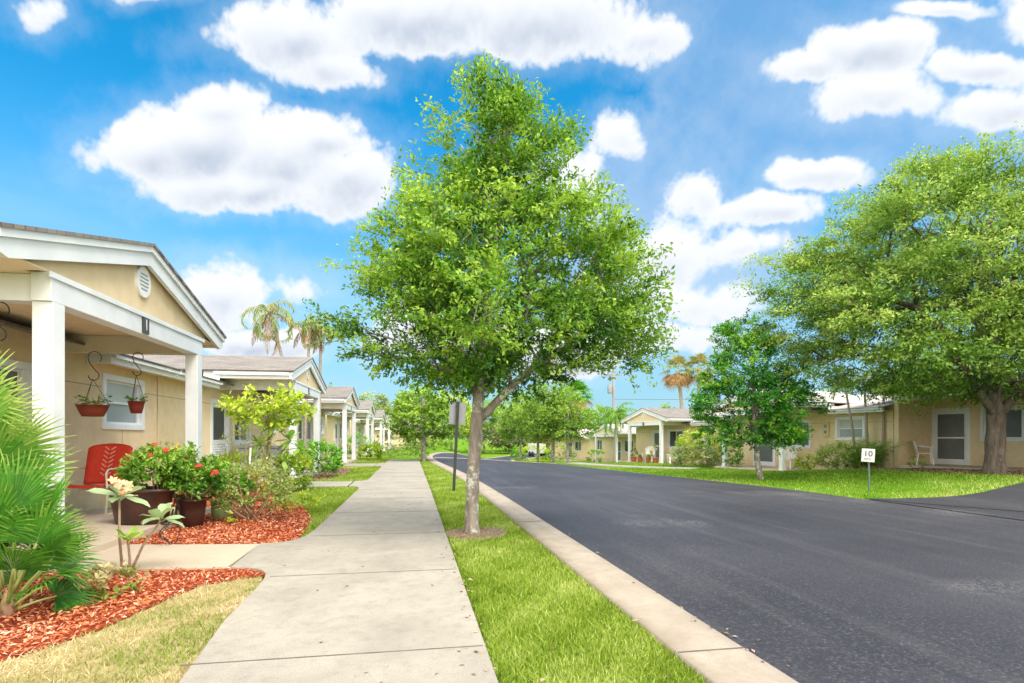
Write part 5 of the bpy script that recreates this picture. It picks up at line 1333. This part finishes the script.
# clouds: a procedural cover map over azimuth and elevation, computed here (R cover, G cloud light, B thin veil)
SW, SH = 3600, 1800
rs = np.random.default_rng(SKYSEED)
h0 = SH // 2 - 64                    # only the rows from just below the horizon upwards carry clouds
rows = SH - h0
phi = (np.arange(SW) + .5) / SW * 2 * PI - PI          # equirect: u=.5 looks along -Y in Blender, see below
elv = (np.arange(h0, SH) + .5) / SH * PI - PI / 2
def gather(n_out, n_in, periodic):
    x = np.arange(n_out) / n_out * n_in; i = np.floor(x).astype(int); f = (x - i).astype(np.float32)
    w = [-.5 * f + f * f - .5 * f ** 3, 1 - 2.5 * f ** 2 + 1.5 * f ** 3, .5 * f + 2 * f ** 2 - 1.5 * f ** 3, -.5 * f ** 2 + .5 * f ** 3]
    return [((i + k - 1) % n_in if periodic else np.clip(i + k - 1, 0, n_in - 1), w[k]) for k in range(4)]
def octave(cw, stretch=1.):
    gw = max(4, int(cw)); gh = max(4, int(cw * rows / SW * stretch))
    G = rs.uniform(-1, 1, (gh, gw)).astype(np.float32)
    A = sum(G[j] * q[:, None] for j, q in gather(rows, gh, False))
    return sum(A[:, j] * q[None, :] for j, q in gather(SW, gw, True))
def fbm(c0, n, gain=.5, billow=False, stretch=1.):
    s = 0; a = 1.; t = 0
    for k in range(n):
        o = octave(c0 * 2 ** k, stretch); s = s + a * (np.abs(o) * 2 - .75 if billow else o); t += a; a *= gain
    return s / t
EL, PH = np.meshgrid(elv.astype(np.float32), phi.astype(np.float32), indexing='ij')
# Blender equirectangular: direction = (-cos(el) sin(phi)?, ...): u=(atan2(y,-x))/2pi+.5
dx = np.cos(EL) * np.cos(PH); dy = -np.cos(EL) * np.sin(PH); dz = np.sin(EL)
fz = dx * math.sin(TH) + dy * math.cos(TH); fx = dx * math.cos(TH) - dy * math.sin(TH)
ok = fz > .12
gx_ = np.where(ok, fx / np.maximum(fz, .12), 9.) * 565 + 512; gy_ = np.where(ok, 437 - dz / np.maximum(fz, .12) * 565, 9999.)
wx_ = fbm(48, 7, .58); wy_ = fbm(48, 7, .58)
px_ = gx_ + wx_ * 24; py_ = gy_ + wy_ * 17
bil = fbm(50, 7, .62, True); soft = fbm(34, 8, .64); fine = fbm(160, 5, .65)
CUM = [(205, 150, 104, 64, 1.), (285, 165, 110, 58, 1.), (345, 182, 80, 50, 1.), (150, 155, 56, 44, 1.), (80, 158, 30, 30, .62), (250, 192, 150, 36, 1.), (215, 120, 60, 40, 1.), (330, 150, 60, 40, 1.),
       (290, 40, 115, 58, 1.), (430, 20, 160, 56, 1.), (550, 22, 150, 60, 1.), (645, 42, 58, 42, 1.), (160, -6, 62, 20, .8), (48, 12, 30, 24, .9), (330, 70, 70, 30, .9),
       (622, 143, 34, 26, .9), (868, 55, 78, 48, 1.), (815, 70, 74, 30, .7), (985, 70, 76, 30, .8), (1010, 110, 100, 46, .75), (880, 100, 110, 34, .62), (930, 10, 76, 12, .6), (692, 195, 24, 34, .7), (660, 255, 74, 50, .5), (690, 305, 130, 40, .5), (832, 182, 74, 30, .9), (770, 215, 90, 26, .8), (740, 250, 90, 26, .45), (640, 335, 110, 34, .6),
       (215, 300, 66, 40, .9), (305, 288, 32, 24, .7), (250, 338, 80, 26, .8), (1030, 85, 40, 40, .9), (430, 330, 90, 40, .8), (560, 190, 60, 40, .6), (1060, 20, 60, 50, .8), (-60, 320, 70, 60, .8), (560, 350, 90, 34, .8)]
mk = np.full(gx_.shape, -1., np.float32); vb = np.zeros_like(mk)
for (a, b, ra, rb, am) in CUM:
    if ra < 50: ra, rb, am = ra * 1.45, rb * 1.45, am * .58
    elif ra < 72: ra, rb, am = ra * 1.2, rb * 1.2, am * .8
    q = am - np.sqrt(((px_ - a) / ra) ** 2 + ((py_ - b) / np.where(py_ > b, rb * .82, rb)) ** 2) * am
    g = q > mk; vb = np.where(g, (b - gy_) / rb, vb); mk = np.where(g, q, mk)
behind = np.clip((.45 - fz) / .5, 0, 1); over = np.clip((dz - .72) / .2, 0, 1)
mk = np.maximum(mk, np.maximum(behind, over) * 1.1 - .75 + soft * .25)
mk = np.maximum(mk, -1); mks = np.where(mk > .35, .35 + (mk - .35) * .5, mk)
dens = mks * .62 + bil * .14 + soft * .15 + fine * .085 + .01
ss_ = lambda a, b, v: (lambda t: t * t * (3 - 2 * t))(np.clip((v - a) / (b - a), 0, 1))
cover = np.maximum(ss_(.06, .22, dens), .20 * ss_(-.22, .22, dens + .05 * fine))
wisp = ss_(.5, 2.2, fbm(20, 9, .66) + .5 * soft) * .7 * ss_(-1., .1, mk) * ok
cover = np.maximum(cover, wisp)
VEIL = [(930, 110, 240, 120, 1.15), (800, 60, 190, 110, .9), (720, 200, 130, 120, .9), (1010, 200, 140, 100, 1.), (640, 290, 120, 90, .7), (700, 20, 90, 70, .8)]
vl = np.full(gx_.shape, -1., np.float32)
for (a, b, ra, rb, am) in VEIL: vl = np.maximum(vl, am * (1 - np.sqrt(((px_ - a) / ra) ** 2 + ((py_ - b) / rb) ** 2)))
veil = ss_(.05, .22, vl + soft * .24 + bil * .10 + fine * .05) * (.40 + .55 * ss_(-1, 1.6, soft + .4 * fine))
st = fbm(10, 7, .55, False, 7.)
streak = ss_(-.2, 1.3, st) * ss_(.0, .05, dz) * (1 - ss_(.22, .42, dz)) * .85 * ok * (.45 + .55 * ss_(.0, .35, fx))
# light: crowns towards the sun bright, bases grey
hgt = np.clip(dens, 0, 1.6)
k_ = 6
sm_ = np.clip(mks * .8 + bil * .15 + soft * .12 + fine * .03, -.2, 2)
gv = (np.roll(sm_, -k_, 0) - np.roll(sm_, k_, 0)); gh_ = (np.roll(sm_, -k_, 1) - np.roll(sm_, k_, 1))
lightv = .60 - 1.6 * gv + .6 * gh_ + .52 * vb - .30 * ss_(.25, .8, mk) + .06 * bil + .05 * soft
for _k in (3, 2):
    lightv = (lightv + np.roll(lightv, _k, 0) + np.roll(lightv, -_k, 0) + np.roll(lightv, _k, 1) + np.roll(lightv, -_k, 1)) / 5
lightv = lightv + .045 * fine + .03 * bil
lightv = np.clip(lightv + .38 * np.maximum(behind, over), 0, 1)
thin = ss_(.1, .5, dens)
lightv = lightv * thin + .75 * (1 - thin)
lightv = lightv + 4.3 * np.clip((.38 - fz) / .5, 0, 1) + 1.9 * over   # unseen cloud sheet added behind and overhead, boosted as fill light
img = np.zeros((SH, SW, 4), np.float32); img[..., 3] = 1
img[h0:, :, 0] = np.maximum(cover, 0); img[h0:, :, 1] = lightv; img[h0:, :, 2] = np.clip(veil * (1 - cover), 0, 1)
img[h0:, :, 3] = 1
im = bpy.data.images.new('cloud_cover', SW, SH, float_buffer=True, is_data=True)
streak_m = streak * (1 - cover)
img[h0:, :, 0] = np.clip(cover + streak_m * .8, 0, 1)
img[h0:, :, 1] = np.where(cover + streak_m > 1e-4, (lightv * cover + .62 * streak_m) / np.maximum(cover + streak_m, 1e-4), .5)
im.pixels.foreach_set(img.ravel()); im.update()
w = bpy.data.worlds.new('World'); bpy.context.scene.world = w; w.use_nodes = True
nt = w.node_tree; bgn = nt.nodes['Background']
L = nt.links.new
tc = nt.nodes.new('ShaderNodeTexCoord'); D = tc.outputs['Generated']
sky = nt.nodes.new('ShaderNodeTexSky'); sky.sky_type = 'NISHITA'; sky.sun_disc = False
sky.sun_elevation = el; sky.sun_rotation = rot; sky.air_density = 1.0; sky.dust_density = .6; sky.ozone_density = 2.0
env = nt.nodes.new('ShaderNodeTexEnvironment'); env.image = im; L(D, env.inputs[0])
sp = nt.nodes.new('ShaderNodeSeparateColor'); L(env.outputs[0], sp.inputs[0])
sepz = nt.nodes.new('ShaderNodeSeparateXYZ'); L(D, sepz.inputs[0])
def mixcol(fac, a, b, mode='MIX'):
    n = nt.nodes.new('ShaderNodeMix'); n.data_type = 'RGBA'; n.blend_type = mode; n.clamp_factor = False
    for s, v in ((n.inputs[0], fac), (n.inputs[6], a), (n.inputs[7], b)):
        if hasattr(v, 'is_linked'): L(v, s)
        elif isinstance(v, tuple): s.default_value = (*v, 1)
        else: s.default_value = v
    return n.outputs[2]
blue = mixcol(1., sky.outputs[0], SKYTINT, 'MULTIPLY')
hz = nt.nodes.new('ShaderNodeMapRange'); hz.interpolation_type = 'SMOOTHSTEP'; L(sepz.outputs[2], hz.inputs[0])
hz.inputs[1].default_value = -.02; hz.inputs[2].default_value = .50; hz.inputs[3].default_value = .85; hz.inputs[4].default_value = .0
blue = mixcol(hz.outputs[0], blue, HAZE)
col = mixcol(sp.outputs[2], blue, VEILC)
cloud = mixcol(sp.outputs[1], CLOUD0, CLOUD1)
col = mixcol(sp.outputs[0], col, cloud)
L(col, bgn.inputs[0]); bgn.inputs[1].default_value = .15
w.cycles.sampling_method = 'MANUAL'; w.cycles.sample_map_resolution = 512

s = bpy.data.lights.new('sun', 'SUN'); s.energy = SUN; s.angle = R(20); s.color = (1., .95, .87)
so = bpy.data.objects.new('sun', s); C.objects.link(so); so.rotation_euler = sun_dir.to_track_quat('Z', 'Y').to_euler()
cam = bpy.data.cameras.new('camera'); co = bpy.data.objects.new('camera', cam); C.objects.link(co)
co.location = (0, 0, 1.2); co.rotation_euler = (PI / 2, 0, -TH)
cam.sensor_width = 36; cam.lens = 565 / 1024 * 36; cam.shift_y = (437 - 341.5) / 1024; cam.clip_end = 2000; cam.clip_start = .05
sc = bpy.context.scene; sc.camera = co
sc.view_settings.view_transform = 'Standard'; sc.view_settings.look = 'None'; sc.view_settings.exposure = 0; sc.view_settings.gamma = 1
sc.cycles.max_bounces = 8; sc.cycles.diffuse_bounces = 4; sc.cycles.transmission_bounces = 4
